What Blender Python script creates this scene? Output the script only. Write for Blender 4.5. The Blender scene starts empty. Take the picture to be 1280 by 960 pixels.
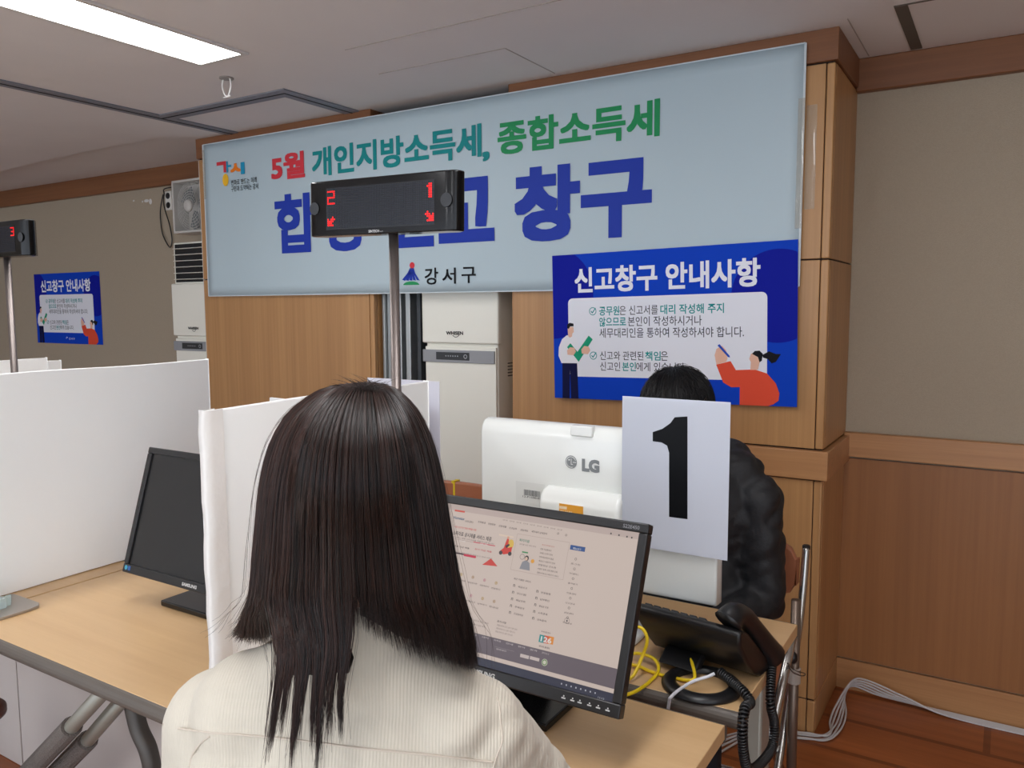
import bpy, math, random
import numpy as np
from mathutils import Vector, Matrix
from mathutils.bvhtree import BVHTree

random.seed(7)
rng = np.random.default_rng(7)
SC = bpy.context.scene
COL = SC.collection

# ------------------------------------------------------------------ camera
CAM_H = 1.42
FPX, YAW, PITCH, ROLL = 1001.7, 0.55529, 0.096812, -0.00504
_f = Vector((-math.sin(YAW) * math.cos(PITCH), math.cos(YAW) * math.cos(PITCH), -math.sin(PITCH)))
_r = Vector((math.cos(YAW), math.sin(YAW), 0))
_u = _r.cross(_f)
CR = _r * math.cos(ROLL) + _u * math.sin(ROLL)
CU = -_r * math.sin(ROLL) + _u * math.cos(ROLL)
CF = _f
CO = Vector((0, 0, CAM_H))
cam = bpy.data.cameras.new('camera')
cam.sensor_width = 36.0
cam.lens = FPX * 36.0 / 1280.0
cam.clip_start = 0.02
cam_o = bpy.data.objects.new('camera', cam)
cam_o.matrix_world = Matrix(((CR.x, CU.x, -CF.x, 0), (CR.y, CU.y, -CF.y, 0), (CR.z, CU.z, -CF.z, CAM_H), (0, 0, 0, 1)))
COL.objects.link(cam_o)
SC.camera = cam_o

# ------------------------------------------------------------------ world, exposure, lamps of the room
LAMP_POWER = 12.0
world = bpy.data.worlds.new('room_air')
SC.world = world
world.use_nodes = True
world.node_tree.nodes['Background'].inputs[0].default_value = (0.80, 0.88, 1.0, 1)
world.node_tree.nodes['Background'].inputs[1].default_value = 1.75
SC.view_settings.view_transform = 'Standard'
SC.view_settings.look = 'None'
SC.view_settings.gamma = 1
SC.view_settings.exposure = 0.40
SC.view_settings.use_curve_mapping = False
# ceiling light panels (x centre, y front, y rear); third is unseen, added to light the partition sideways; only the first shows in the photograph
LAMPS = [(-2.31, 0.60, 1.864), (-0.45, 0.0, 1.25), (1.4, -0.9, 0.35), (-2.31, -2.0, -0.75), (-0.45, -2.0, -0.75), (-4.3, -0.6, 0.66), (-2.31, -4.4, -3.1), (-0.45, -4.4, -3.1)]
ZC = 2.262     # ceiling height
YB = 3.09      # rear wall
YP = 2.68      # front of the two pillars


def ray(px, py):
    return CR * ((px - 640) / FPX) - CU * ((py - 480) / FPX) + CF


def on_y(px, py, y):
    d = ray(px, py); return CO + d * (y / d.y)


def on_z(px, py, z):
    d = ray(px, py); return CO + d * ((z - CAM_H) / d.z)


def on_x(px, py, x):
    d = ray(px, py); return CO + d * (x / d.x)


def at_depth(px, py, t):
    return CO + ray(px, py) * t


# ------------------------------------------------------------------ materials
def lin(c):
    return tuple(((v / 255.0) / 12.92 if v / 255.0 <= 0.04045 else (((v / 255.0) + 0.055) / 1.055) ** 2.4) for v in c) + (1.0,)


MATS = {}


def mat(name, rgb, rough=0.5, metal=0.0, noise=0.0, nscale=8.0, bump=0.0, bscale=60.0, emit=None, estr=1.0, alpha=1.0, trans=0.0, coat=0.0, spec=None, sheen=0.0):
    if name in MATS:
        return MATS[name]
    m = bpy.data.materials.new(name); MATS[name] = m
    m.use_nodes = True
    nt = m.node_tree; b = nt.nodes['Principled BSDF']
    c = lin(rgb)
    b.inputs['Base Color'].default_value = c
    b.inputs['Roughness'].default_value = rough
    b.inputs['Metallic'].default_value = metal
    if coat: b.inputs['Coat Weight'].default_value = coat; b.inputs['Coat Roughness'].default_value = 0.05
    if spec is not None: b.inputs['Specular IOR Level'].default_value = spec
    if sheen: b.inputs['Sheen Weight'].default_value = sheen
    if trans: b.inputs['Transmission Weight'].default_value = trans; b.inputs['IOR'].default_value = 1.45
    if alpha < 1: b.inputs['Alpha'].default_value = alpha
    if emit is not None:
        b.inputs['Emission Color'].default_value = lin(emit); b.inputs['Emission Strength'].default_value = estr
    tc = nt.nodes.new('ShaderNodeTexCoord')
    if noise:
        n = nt.nodes.new('ShaderNodeTexNoise'); n.inputs['Scale'].default_value = nscale; n.inputs['Detail'].default_value = 4
        nt.links.new(tc.outputs['Object'], n.inputs['Vector'])
        r = nt.nodes.new('ShaderNodeValToRGB')
        r.color_ramp.elements[0].position = 0.3; r.color_ramp.elements[1].position = 0.7
        r.color_ramp.elements[0].color = tuple(v * (1 - noise) for v in c[:3]) + (1,)
        r.color_ramp.elements[1].color = tuple(min(1, v * (1 + noise)) for v in c[:3]) + (1,)
        nt.links.new(n.outputs['Fac'], r.inputs['Fac']); nt.links.new(r.outputs['Color'], b.inputs['Base Color'])
    if bump:
        n2 = nt.nodes.new('ShaderNodeTexNoise'); n2.inputs['Scale'].default_value = bscale; n2.inputs['Detail'].default_value = 3
        nt.links.new(tc.outputs['Object'], n2.inputs['Vector'])
        bp = nt.nodes.new('ShaderNodeBump'); bp.inputs['Strength'].default_value = bump; bp.inputs['Distance'].default_value = 0.01
        nt.links.new(n2.outputs['Fac'], bp.inputs['Height']); nt.links.new(bp.outputs['Normal'], b.inputs['Normal'])
    return m


def wood(name, dark, light, scale=(45, 45, 1.2), rough=0.4, coat=0.0, big=0.35, planks=None):
    """veneer: fine streaks stretched along one axis, plus broad slow figure"""
    if name in MATS: return MATS[name]
    m = bpy.data.materials.new(name); MATS[name] = m
    m.use_nodes = True
    nt = m.node_tree; b = nt.nodes['Principled BSDF']
    b.inputs['Roughness'].default_value = rough
    if coat: b.inputs['Coat Weight'].default_value = coat; b.inputs['Coat Roughness'].default_value = 0.12
    tc = nt.nodes.new('ShaderNodeTexCoord')
    mp = nt.nodes.new('ShaderNodeMapping'); mp.inputs['Scale'].default_value = scale
    nt.links.new(tc.outputs['Object'], mp.inputs['Vector'])
    n = nt.nodes.new('ShaderNodeTexNoise'); n.inputs['Scale'].default_value = 1.0; n.inputs['Detail'].default_value = 8; n.inputs['Roughness'].default_value = 0.65
    nt.links.new(mp.outputs['Vector'], n.inputs['Vector'])
    mp2 = nt.nodes.new('ShaderNodeMapping'); mp2.inputs['Scale'].default_value = tuple(s * 0.12 for s in scale)
    nt.links.new(tc.outputs['Object'], mp2.inputs['Vector'])
    n2 = nt.nodes.new('ShaderNodeTexNoise'); n2.inputs['Scale'].default_value = 1.0; n2.inputs['Detail'].default_value = 3
    nt.links.new(mp2.outputs['Vector'], n2.inputs['Vector'])
    mx = nt.nodes.new('ShaderNodeMix'); mx.data_type = 'FLOAT'; mx.inputs[0].default_value = big
    nt.links.new(n.outputs['Fac'], mx.inputs[2]); nt.links.new(n2.outputs['Fac'], mx.inputs[3])
    r = nt.nodes.new('ShaderNodeValToRGB')
    r.color_ramp.elements[0].position = 0.32; r.color_ramp.elements[1].position = 0.68
    r.color_ramp.elements[0].color = lin(dark); r.color_ramp.elements[1].color = lin(light)
    nt.links.new(mx.outputs[0], r.inputs['Fac'])
    out = r.outputs['Color']
    if planks:
        mp3 = nt.nodes.new('ShaderNodeMapping'); mp3.inputs['Scale'].default_value = planks
        nt.links.new(tc.outputs['Object'], mp3.inputs['Vector'])
        br = nt.nodes.new('ShaderNodeTexBrick'); br.inputs['Scale'].default_value = 1.0; br.inputs['Mortar Size'].default_value = 0.006
        br.inputs['Color1'].default_value = (1, 1, 1, 1); br.inputs['Color2'].default_value = (0.9, 0.9, 0.9, 1); br.inputs['Mortar'].default_value = (0.55, 0.5, 0.47, 1)
        br.inputs['Brick Width'].default_value = 1.0; br.inputs['Row Height'].default_value = 0.12
        nt.links.new(mp3.outputs['Vector'], br.inputs['Vector'])
        mm = nt.nodes.new('ShaderNodeMix'); mm.data_type = 'RGBA'; mm.blend_type = 'MULTIPLY'; mm.inputs[0].default_value = 1.0
        nt.links.new(out, mm.inputs[6]); nt.links.new(br.outputs['Color'], mm.inputs[7]); out = mm.outputs[2]
    nt.links.new(out, b.inputs['Base Color'])
    return m


# ------------------------------------------------------------------ mesh building
class MB:
    def __init__(s):
        s.v = []; s.f = []

    def add(s, vs, fs):
        k = len(s.v); s.v += [tuple(p) for p in vs]; s.f += [tuple(i + k for i in f) for f in fs]; return s

    def box(s, x0, x1, y0, y1, z0, z1):
        return s.add([(x0, y0, z0), (x1, y0, z0), (x1, y1, z0), (x0, y1, z0), (x0, y0, z1), (x1, y0, z1), (x1, y1, z1), (x0, y1, z1)],
                     [(3, 2, 1, 0), (4, 5, 6, 7), (0, 1, 5, 4), (1, 2, 6, 5), (2, 3, 7, 6), (3, 0, 4, 7)])

    def obox(s, c, ax, ay, az):
        """box by centre and three half-axis vectors"""
        c = Vector(c); ax, ay, az = Vector(ax), Vector(ay), Vector(az)
        vs = [c + ax * i + ay * j + az * k for k in (-1, 1) for i, j in ((-1, -1), (1, -1), (1, 1), (-1, 1))]
        fl = [(3, 2, 1, 0), (4, 5, 6, 7), (0, 1, 5, 4), (1, 2, 6, 5), (2, 3, 7, 6), (3, 0, 4, 7)]
        if ax.cross(ay).dot(az) < 0: fl = [f[::-1] for f in fl]
        return s.add(vs, fl)

    def slab(s, pts, d):
        """closed polygon extruded by vector d"""
        pts = [Vector(p) for p in pts]; d = Vector(d); n = len(pts)
        nrm = Vector((0, 0, 0))
        for i in range(n): nrm += pts[i].cross(pts[(i + 1) % n])
        fl = [tuple(range(n))[::-1], tuple(range(n, 2 * n))] + [(i, (i + 1) % n, n + (i + 1) % n, n + i) for i in range(n)]
        if nrm.dot(d) < 0: fl = [f[::-1] for f in fl]
        return s.add(pts + [p + d for p in pts], fl)

    def tube(s, pts, r, n=10, cap=True):
        pts = [Vector(p) for p in pts]; m = len(pts)
        rs = r if isinstance(r, (list, tuple)) else [r] * m
        t0 = (pts[1] - pts[0]).normalized()
        a = t0.orthogonal().normalized(); vs = []
        for i in range(m):
            t = (pts[min(i + 1, m - 1)] - pts[max(i - 1, 0)]).normalized()
            a = (a - t * a.dot(t)).normalized(); b = t.cross(a)
            for k in range(n):
                w = 2 * math.pi * k / n
                vs.append(pts[i] + (a * math.cos(w) + b * math.sin(w)) * rs[i])
        fs = [(i * n + k, i * n + (k + 1) % n, (i + 1) * n + (k + 1) % n, (i + 1) * n + k) for i in range(m - 1) for k in range(n)]
        if cap: fs += [tuple(range(n))[::-1], tuple((m - 1) * n + k for k in range(n))]
        return s.add(vs, fs)

    def lathe(s, c, prof, n=24, axis='z', caps=True):
        """prof: list of (radius, height); closed caps where radius > 0 at the ends"""
        c = Vector(c); vs = []
        for r, h in prof:
            for k in range(n):
                w = 2 * math.pi * k / n; x, y = r * math.cos(w), r * math.sin(w)
                vs.append(c + (Vector((x, y, h)) if axis == 'z' else Vector((x, -h, y)) if axis == 'y' else Vector((h, x, y))))
        m = len(prof)
        fs = [(i * n + k, i * n + (k + 1) % n, (i + 1) * n + (k + 1) % n, (i + 1) * n + k) for i in range(m - 1) for k in range(n)]
        if caps: fs += [tuple(range(n))[::-1], tuple((m - 1) * n + k for k in range(n))]
        return s.add(vs, fs)

    def ell(s, c, rad, rot=None, nu=20, nv=12):
        c = Vector(c); vs = [Vector((0, 0, -1))]; fs = []
        for j in range(1, nv):
            th = math.pi * j / nv
            for k in range(nu):
                w = 2 * math.pi * k / nu
                vs.append(Vector((math.sin(th) * math.cos(w), math.sin(th) * math.sin(w), -math.cos(th))))
        vs.append(Vector((0, 0, 1))); L = len(vs) - 1
        for k in range(nu):
            fs.append((0, 1 + (k + 1) % nu, 1 + k)); fs.append((L, L - nu + k, L - nu + (k + 1) % nu))
        for j in range(nv - 2):
            for k in range(nu):
                a = 1 + j * nu
                fs.append((a + k, a + (k + 1) % nu, a + nu + (k + 1) % nu, a + nu + k))
        out = []
        for p in vs:
            q = Vector((p.x * rad[0], p.y * rad[1], p.z * rad[2]))
            out.append(c + (rot @ q if rot is not None else q))
        return s.add(out, fs)

    def cap(s, p0, r0, p1, r1, n=16):
        """tapered capsule"""
        p0, p1 = Vector(p0), Vector(p1); d = p1 - p0; L = d.length; t = d.normalized()
        pts, rs = [], []
        for i in range(0, 6):
            w = math.pi / 2 * (1 - i / 5.0); pts.append(p0 - t * r0 * math.sin(w)); rs.append(max(r0 * math.cos(w), r0 * 0.05))
        for i in range(1, 4):
            pts.append(p0 + d * i / 4.0); rs.append(r0 + (r1 - r0) * i / 4.0)
        for i in range(0, 6):
            w = math.pi / 2 * i / 5.0; pts.append(p1 + t * r1 * math.sin(w)); rs.append(max(r1 * math.cos(w), r1 * 0.05))
        return s.tube(pts, rs, n)

    def mesh(s, name):
        me = bpy.data.meshes.new(name); me.from_pydata(s.v, [], s.f); me.update(); return me

    def build(s, name, m, parent=None, bevel=0.0, seg=2, smooth=False, world=True):
        """ONE mesh object; vertices are world coordinates unless world=False (parents are never scaled)"""
        me = s.mesh(name)
        if parent is not None and world:
            inv = total(parent).inverted(); me.transform(inv)
        o = bpy.data.objects.new(name, me); COL.objects.link(o)
        if parent is not None: o.parent = parent
        me.materials.append(m)
        if smooth: me.shade_smooth()
        if bevel:
            b = o.modifiers.new('edge', 'BEVEL'); b.width = bevel; b.segments = seg; b.limit_method = 'ANGLE'; b.angle_limit = math.radians(40)
            if not smooth: me.shade_smooth(); me.set_sharp_from_angle(angle=math.radians(40))
        return o


def total(o):
    m = o.matrix_basis.copy()
    while o.parent is not None:
        o = o.parent; m = o.matrix_basis @ m
    return m


def tag(o, label=None, cat=None, group=None, kind=None):
    if label: o['label'] = label
    if cat: o['category'] = cat
    if group: o['group'] = group
    if kind: o['kind'] = kind
    return o


def thing(name, label, cat, loc=(0, 0, 0), rz=0.0, group=None):
    o = bpy.data.objects.new(name, None); COL.objects.link(o)
    o.empty_display_size = 0.05; o.location = loc; o.rotation_euler = (0, 0, rz)
    return tag(o, label, cat, group)


def struct(name, mb, m, bevel=0.0, parent=None):
    o = mb.build(name, m, parent, bevel)
    if parent is None: o['kind'] = 'structure'
    return o


def copy_thing(src, loc, label, group=None):
    r = src.copy(); COL.objects.link(r); r.location = loc; r['label'] = label
    if group: r['group'] = group
    for ch in list(src.children):
        c = ch.copy(); COL.objects.link(c); c.parent = r
        for g in list(ch.children):
            d = g.copy(); COL.objects.link(d); d.parent = c
    return r


def curve_pts(ctrl, n=10):
    """Catmull-Rom through the control points"""
    P = [Vector(p) for p in ctrl]; out = []
    for i in range(len(P) - 1):
        p0, p1, p2, p3 = P[max(i - 1, 0)], P[i], P[i + 1], P[min(i + 2, len(P) - 1)]
        for k in range(n):
            t = k / n
            out.append(0.5 * ((2 * p1) + (p2 - p0) * t + (2 * p0 - 5 * p1 + 4 * p2 - p3) * t * t + (3 * p1 - p0 - 3 * p2 + p3) * t ** 3))
    out.append(P[-1]); return out


# ------------------------------------------------------------------ flat print: planes, lettering
class Plane:
    """local frame a (right), b (up), normal n towards the reader"""
    def __init__(s, o, a, b):
        s.o = Vector(o); s.a = Vector(a).normalized(); s.b = Vector(b).normalized(); s.n = s.a.cross(s.b)

    def pt(s, a, b, off=0.0):
        return s.o + s.a * a + s.b * b + s.n * off

    def px(s, x, y):
        d = ray(x, y); t = (s.o - CO).dot(s.n) / d.dot(s.n); p = CO + d * t - s.o
        return p.dot(s.a), p.dot(s.b)


_glyphs = {}


def glyph(body, off):
    key = (body, off)
    if key not in _glyphs:
        c = bpy.data.curves.new('lettering', 'FONT'); c.body = body; c.size = 1; c.offset = off; c.resolution_u = 3
        o = bpy.data.objects.new('lettering', c); COL.objects.link(o)
        bpy.context.view_layer.update()
        dg = bpy.context.evaluated_depsgraph_get(); me = bpy.data.meshes.new_from_object(o.evaluated_get(dg))
        vs = [(v.co.x, v.co.y) for v in me.vertices]; fs = []
        for p in me.polygons:
            q = list(p.vertices)
            ar = sum(vs[q[i]][0] * vs[q[(i + 1) % len(q)]][1] - vs[q[(i + 1) % len(q)]][0] * vs[q[i]][1] for i in range(len(q)))
            fs.append(q if ar > 0 else q[::-1])
        bpy.data.objects.remove(o); bpy.data.curves.remove(c); bpy.data.meshes.remove(me)
        _glyphs[key] = (vs, fs)
    return _glyphs[key]


def text(mb, pl, body, a0, a1, b0, b1, off=0.0008, bold=0.0, smear=0.0, shear=0.0):
    """body fitted into the box [a0,a1] x [b0,b1] of the plane; smear thickens strokes with square ends"""
    vs, fs = glyph(body, bold)
    if not vs: return
    xs = [v[0] for v in vs]; ys = [v[1] for v in vs]
    x0, x1, y0, y1 = min(xs), max(xs), min(ys), max(ys)
    sx = (a1 - a0) / max(x1 - x0 + 2 * smear, 1e-6); sy = (b1 - b0) / max(y1 - y0 + 2 * smear, 1e-6)
    offs = [(0, 0)] if not smear else [(i * smear / 2, j * smear / 2) for i in (-2, -1, 0, 1, 2) for j in (-2, -1, 0, 1, 2)]
    for k, (dx, dy) in enumerate(offs):
        mb.add([pl.pt(a0 + (v[0] - x0 + smear + dx) * sx + shear * (v[1] - y0), b0 + (v[1] - y0 + smear + dy) * sy, off + k * 0.000015) for v in vs], fs)


def poly(mb, pl, pts, off=0.0008):
    ar = sum(pts[i][0] * pts[(i + 1) % len(pts)][1] - pts[(i + 1) % len(pts)][0] * pts[i][1] for i in range(len(pts)))
    if ar < 0: pts = pts[::-1]
    mb.add([pl.pt(a, b, off) for a, b in pts], [tuple(range(len(pts)))])


def rect(mb, pl, a0, a1, b0, b1, off=0.0008, r=0.0):
    if r <= 0: return poly(mb, pl, [(a0, b0), (a1, b0), (a1, b1), (a0, b1)], off)
    pts = []
    for cx, cy, w0 in ((a1 - r, b0 + r, -90), (a1 - r, b1 - r, 0), (a0 + r, b1 - r, 90), (a0 + r, b0 + r, 180)):
        for k in range(6):
            w = math.radians(w0 + 18 * k); pts.append((cx + r * math.cos(w), cy + r * math.sin(w)))
    poly(mb, pl, pts, off)


def disc(mb, pl, a, b, ra, rb=None, off=0.0008, n=24):
    rb = ra if rb is None else rb
    poly(mb, pl, [(a + ra * math.cos(2 * math.pi * k / n), b + rb * math.sin(2 * math.pi * k / n)) for k in range(n)], off)


def ring(mb, pl, a, b, r0, r1, off=0.0008, n=24, w0=0, w1=360):
    full = abs(w1 - w0) >= 360
    vs = []; fs = []
    for k in range(n + 1):
        w = math.radians(w0 + (w1 - w0) * k / n)
        vs += [pl.pt(a + r0 * math.cos(w), b + r0 * math.sin(w), off), pl.pt(a + r1 * math.cos(w), b + r1 * math.sin(w), off)]
    for k in range(n): fs.append((2 * k, 2 * k + 1, 2 * k + 3, 2 * k + 2))
    mb.add(vs, fs)


def stroke(mb, pl, pts, w, off=0.0008):
    for (x0, y0), (x1, y1) in zip(pts[:-1], pts[1:]):
        L = math.hypot(x1 - x0, y1 - y0) or 1e-9; nx, ny = -(y1 - y0) / L * w / 2, (x1 - x0) / L * w / 2
        ex, ey = (x1 - x0) / L * w * .3, (y1 - y0) / L * w * .3
        poly(mb, pl, [(x0 + nx - ex, y0 + ny - ey), (x1 + nx + ex, y1 + ny + ey), (x1 - nx + ex, y1 - ny + ey), (x0 - nx - ex, y0 - ny - ey)], off)

# ================================================================== THE ROOM
M_WALL = mat('wallpaper', (172, 158, 138), 0.9, noise=0.04, nscale=260, bump=0.25, bscale=420)
M_CEIL = mat('ceiling_paint', (226, 220, 218), 0.9, noise=0.025, nscale=2.5)
M_PANEL = wood('beech_veneer_upright', (166, 120, 75), (195, 148, 97), (70, 70, 1.0), 0.38, big=0.45)
M_WAINS = wood('wainscot_veneer', (140, 92, 52), (166, 112, 66), (60, 60, 1.0), 0.42, big=0.5)
M_RAIL = wood('beech_veneer_rail', (170, 120, 78), (196, 146, 98), (1.2, 60, 60), 0.38)
M_CROWN = wood('crown_wood', (118, 74, 45), (140, 92, 58), (1.5, 60, 60), 0.45)
M_FLOOR = wood('floor_wood', (138, 74, 36), (178, 104, 56), (1.6, 34, 10), 0.32, planks=(0.55, 0.55, 1))
M_GROOVE = mat('groove_shadow_gap', (40, 26, 18), 0.9)
M_TRACK = mat('grey_ceiling_track', (128, 129, 138), 0.55)
M_TRACKGAP = mat('track_gap', (28, 29, 36), 0.8)

struct('floor', MB().box(-9.2, 2.8, 0.25, 3.3, -0.06, 0.0), M_FLOOR)
struct('floor', MB().box(-9.2, 2.8, -5.2, 0.25, -0.06, 0.0), mat('unseen_bounce_floor', (226, 222, 214), 0.5, noise=.03, nscale=3))  # unseen floor, added pale to bounce light up to the ceiling
struct('ceiling', MB().box(-9.2, 2.8, -5.2, 3.3, ZC, ZC + 0.06), M_CEIL)
struct('wall_back', MB().box(-9.2, 2.8, YB, YB + 0.1, 0, ZC), M_WALL)
struct('wall_left', MB().box(-9.2, -9.1, -5.1, YB, 0, ZC), M_WALL)
struct('wall_right', MB().box(2.6, 2.7, -1.2, YB, 0, ZC), M_WALL)

# wainscot, rail, baseboard and crown of the back wall, in the three bays between the pillars
for i, (x0, x1) in enumerate(((-9.1, -3.511), (-2.376, -1.656), (-0.4905, 2.6))):
    struct('trim_%d' % (1 + i), MB().box(x0, x1, YB - 0.012, YB, 0.118, 0.866), M_WAINS)
    struct('trim_%d' % (4 + i), MB().box(x0, x1, YB - 0.03, YB, 0.874, 0.962), M_RAIL, 0.003)
    struct('baseboard_%s' % ('left', 'middle', 'right')[i], MB().box(x0, x1, YB - 0.016, YB, 0.0, 0.112), M_RAIL, 0.002)
    struct('trim_%d' % (7 + i), MB().box(x0, x1, YB - 0.035, YB, 2.150, ZC), M_CROWN, 0.004)


def pillar(nm, x0, x1, railed=True):
    """veneered pillar: core, stacked panels with shadow gaps, a rail and a crown"""
    core = struct(nm, MB().box(x0 + 0.006, x1 - 0.006, YP + 0.006, YB - 0.001, 0, ZC), M_GROOVE)
    for z0, z1 in (((0.0, 0.112), (0.117, 0.852), (0.957, 1.560), (1.565, 2.160)) if railed else ((0.0, 0.112), (0.117, 1.560), (1.565, 2.160))):
        struct('veneer_panel', MB().box(x0, x1 - 0.028, YP, YP + 0.02, z0, z1).box(x1 - 0.02, x1, YP + 0.026, YB - 0.001, z0, z1), M_PANEL, 0.0015, core)
        struct('corner_strip', MB().box(x1 - 0.0255, x1 - 0.0002, YP - 0.0005, YP + 0.0235, z0, z1), M_PANEL, 0.004, core)
        struct('veneer_side', MB().box(x0, x0 + 0.02, YP + 0.021, YB - 0.001, z0, z1), M_PANEL, 0.0015, core)
    if railed: struct('rail', MB().box(x0 - 0.018, x1 + 0.018, YP - 0.018, YB - 0.002, 0.858, 0.952), M_RAIL, 0.003, core)
    struct('crown', MB().box(x0 - 0.008, x1 + 0.008, YP - 0.008, YB - 0.002, 2.165, ZC - 0.0005), M_CROWN, 0.002, core)
    return core


pillar('pillar_left', -3.515, -2.372, False)
pillar('pillar_right', -1.66, -0.49)
struct('trim_10', MB().box(-3.519, -3.5155, YP + 0.001, YP + 0.03, 0, 2.16), mat('pale_corner_bead', (222, 214, 204), 0.4))

# ceiling: sunk grey track, inspection hatch, joint lines, a lower bay that ramps down towards the left
tk = struct('ceiling_track', MB().box(-3.282, -3.200, -1.0, YP - 0.01, ZC - 0.006, ZC - 0.0005)
            .box(-3.200, -2.425, 2.248, 2.330, ZC - 0.006, ZC - 0.0005).box(-2.507, -2.425, 2.330, YP - 0.01, ZC - 0.006, ZC - 0.0005), M_TRACK)
struct('track_gap', MB().box(-3.246, -3.238, -1.0, YP - 0.01, ZC - 0.0075, ZC - 0.006).box(-3.238, -2.46, 2.284, 2.291, ZC - 0.0075, ZC - 0.006)
       .box(-2.467, -2.46, 2.291, YP - 0.01, ZC - 0.0075, ZC - 0.006), M_TRACKGAP, 0, tk)
struct('ceiling_hatch', MB().box(-0.322, -0.288, 2.59, YB - 0.05, ZC - 0.003, ZC - 0.0002).box(-0.322, 1.0, 2.582, 2.588, ZC - 0.003, ZC - 0.0002),
       mat('hatch_gap', (96, 86, 76), 0.85))
struct('ceiling_joint', MB().box(-1.99, -1.45, 2.300, 2.303, ZC - 0.002, ZC - 0.0002).box(-1.45, -1.447, 2.303, YP - 0.04, ZC - 0.002, ZC - 0.0002)
       .box(-0.452, -0.449, 2.62, YB - 0.05, ZC - 0.002, ZC - 0.0002).box(-1.9, -0.5, 2.03, 2.033, ZC - 0.002, ZC - 0.0002), mat('joint_shade', (176, 166, 158), 0.9))
rampm = MB()
yr = 2.46
prof = [(-3.46, 0.0), (-3.75, -0.004), (-4.1, -0.014), (-4.6, -0.036), (-5.2, -0.058), (-6.0, -0.070), (-9.1, -0.074)]
for i in range(len(prof) - 1):
    (xa, za), (xb, zb) = prof[i], prof[i + 1]
    ya, yb = yr + 0.1 * max(0, 1 + (xa + 3.46) / 1.2), yr + 0.1 * max(0, 1 + (xb + 3.46) / 1.2)
    rampm.add([(xa, -5.1, ZC + za), (xa, ya, ZC + za), (xb, yb, ZC + zb), (xb, -5.1, ZC + zb), (xa, ya, ZC + 0.001), (xb, yb, ZC + 0.001)],
              [(3, 2, 1, 0), (1, 2, 5, 4)])
ro = struct('ceiling_drop', rampm, M_CEIL)

# ================================================================== LAMPS
M_DIFF = mat('lit_diffuser', (255, 255, 255), 0.5, emit=(252, 253, 255), estr=LAMP_POWER)
M_LFRAME = mat('lamp_frame', (214, 210, 206), 0.5)


def lamp(i, xc, y0, y1):
    t = thing('ceiling_light', 'long glowing panel light recessed in the pale ceiling' if i == 0 else 'panel light in the ceiling behind the viewer, lamp %s' % ('one', 'two', 'three, added unseen for side fill', 'four', 'five', 'six', 'seven', 'eight')[i],
              'light', (xc, (y0 + y1) / 2, ZC), 0, 'panel lights in the ceiling')
    w = 0.1035
    MB().box(xc - w - .018, xc - w, y0 - .018, y1 + .018, ZC - .008, ZC - .0005).box(xc + w, xc + w + .018, y0 - .018, y1 + .018, ZC - .008, ZC - .0005) \
        .box(xc - w, xc + w, y0 - .018, y0, ZC - .008, ZC - .0005).box(xc - w, xc + w, y1, y1 + .018, ZC - .008, ZC - .0005).build('frame', M_LFRAME, t)
    MB().box(xc - w, xc + w, y0, y1, ZC - .006, ZC - .0005).build('diffuser', M_DIFF, t)


for i, L in enumerate(LAMPS): lamp(i, *L)

# ================================================================== BANNER on the pillars
M_BAN = mat('banner_vinyl', (184, 202, 210), 0.5, noise=0.02, nscale=1.3, bump=0.05, bscale=3)
INK = {}


def ink(nm, rgb, rough=0.5):
    return mat('ink_' + nm, rgb, rough, spec=.15)


I_RED, I_TEAL, I_GREEN, I_BLUE, I_BLACK = ink('red', (214, 62, 72)), ink('teal', (30, 138, 140)), ink('green', (44, 148, 92)), ink('blue', (38, 62, 168)), ink('black', (24, 26, 30))
I_WHITE, I_ORANGE, I_YELLOW, I_SKY = ink('white', (240, 241, 248)), ink('orange', (240, 130, 40)), ink('yellow', (246, 190, 50)), ink('sky', (40, 150, 190))

ban = thing('banner', 'wide pale blue vinyl banner with big blue and green lettering across both pillars', 'banner', (-2.0, YP - 0.004, 1.476))
YBN = YP - 0.014
bx0, bx1, bz0, bz1 = -3.457, -0.578, 1.478, 2.226
sh = MB(); nx, nz = 60, 16; fr = []
for j in range(nz + 1):
    for i in range(nx + 1):
        x = bx0 + (bx1 - bx0) * i / nx; z = bz0 + (bz1 - bz0) * j / nz
        w = 0.0005 * math.sin(5.1 * x + 2.2 * z) + 0.0003 * math.sin(9 * x - 6 * z)
        fr.append((x, YBN + w - 0.0018, z))
sh.add(fr, [(j * (nx + 1) + i, j * (nx + 1) + i + 1, (j + 1) * (nx + 1) + i + 1, (j + 1) * (nx + 1) + i) for j in range(nz) for i in range(nx)])
so = sh.build('sheet', M_BAN, ban, smooth=True)
sm = so.modifiers.new('thickness', 'SOLIDIFY'); sm.thickness = 0.0012; sm.offset = 1
YI = YBN - 0.0044
BPL = Plane((0, YI, 0), (1, 0, 0), (0, 0, 1))
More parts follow.
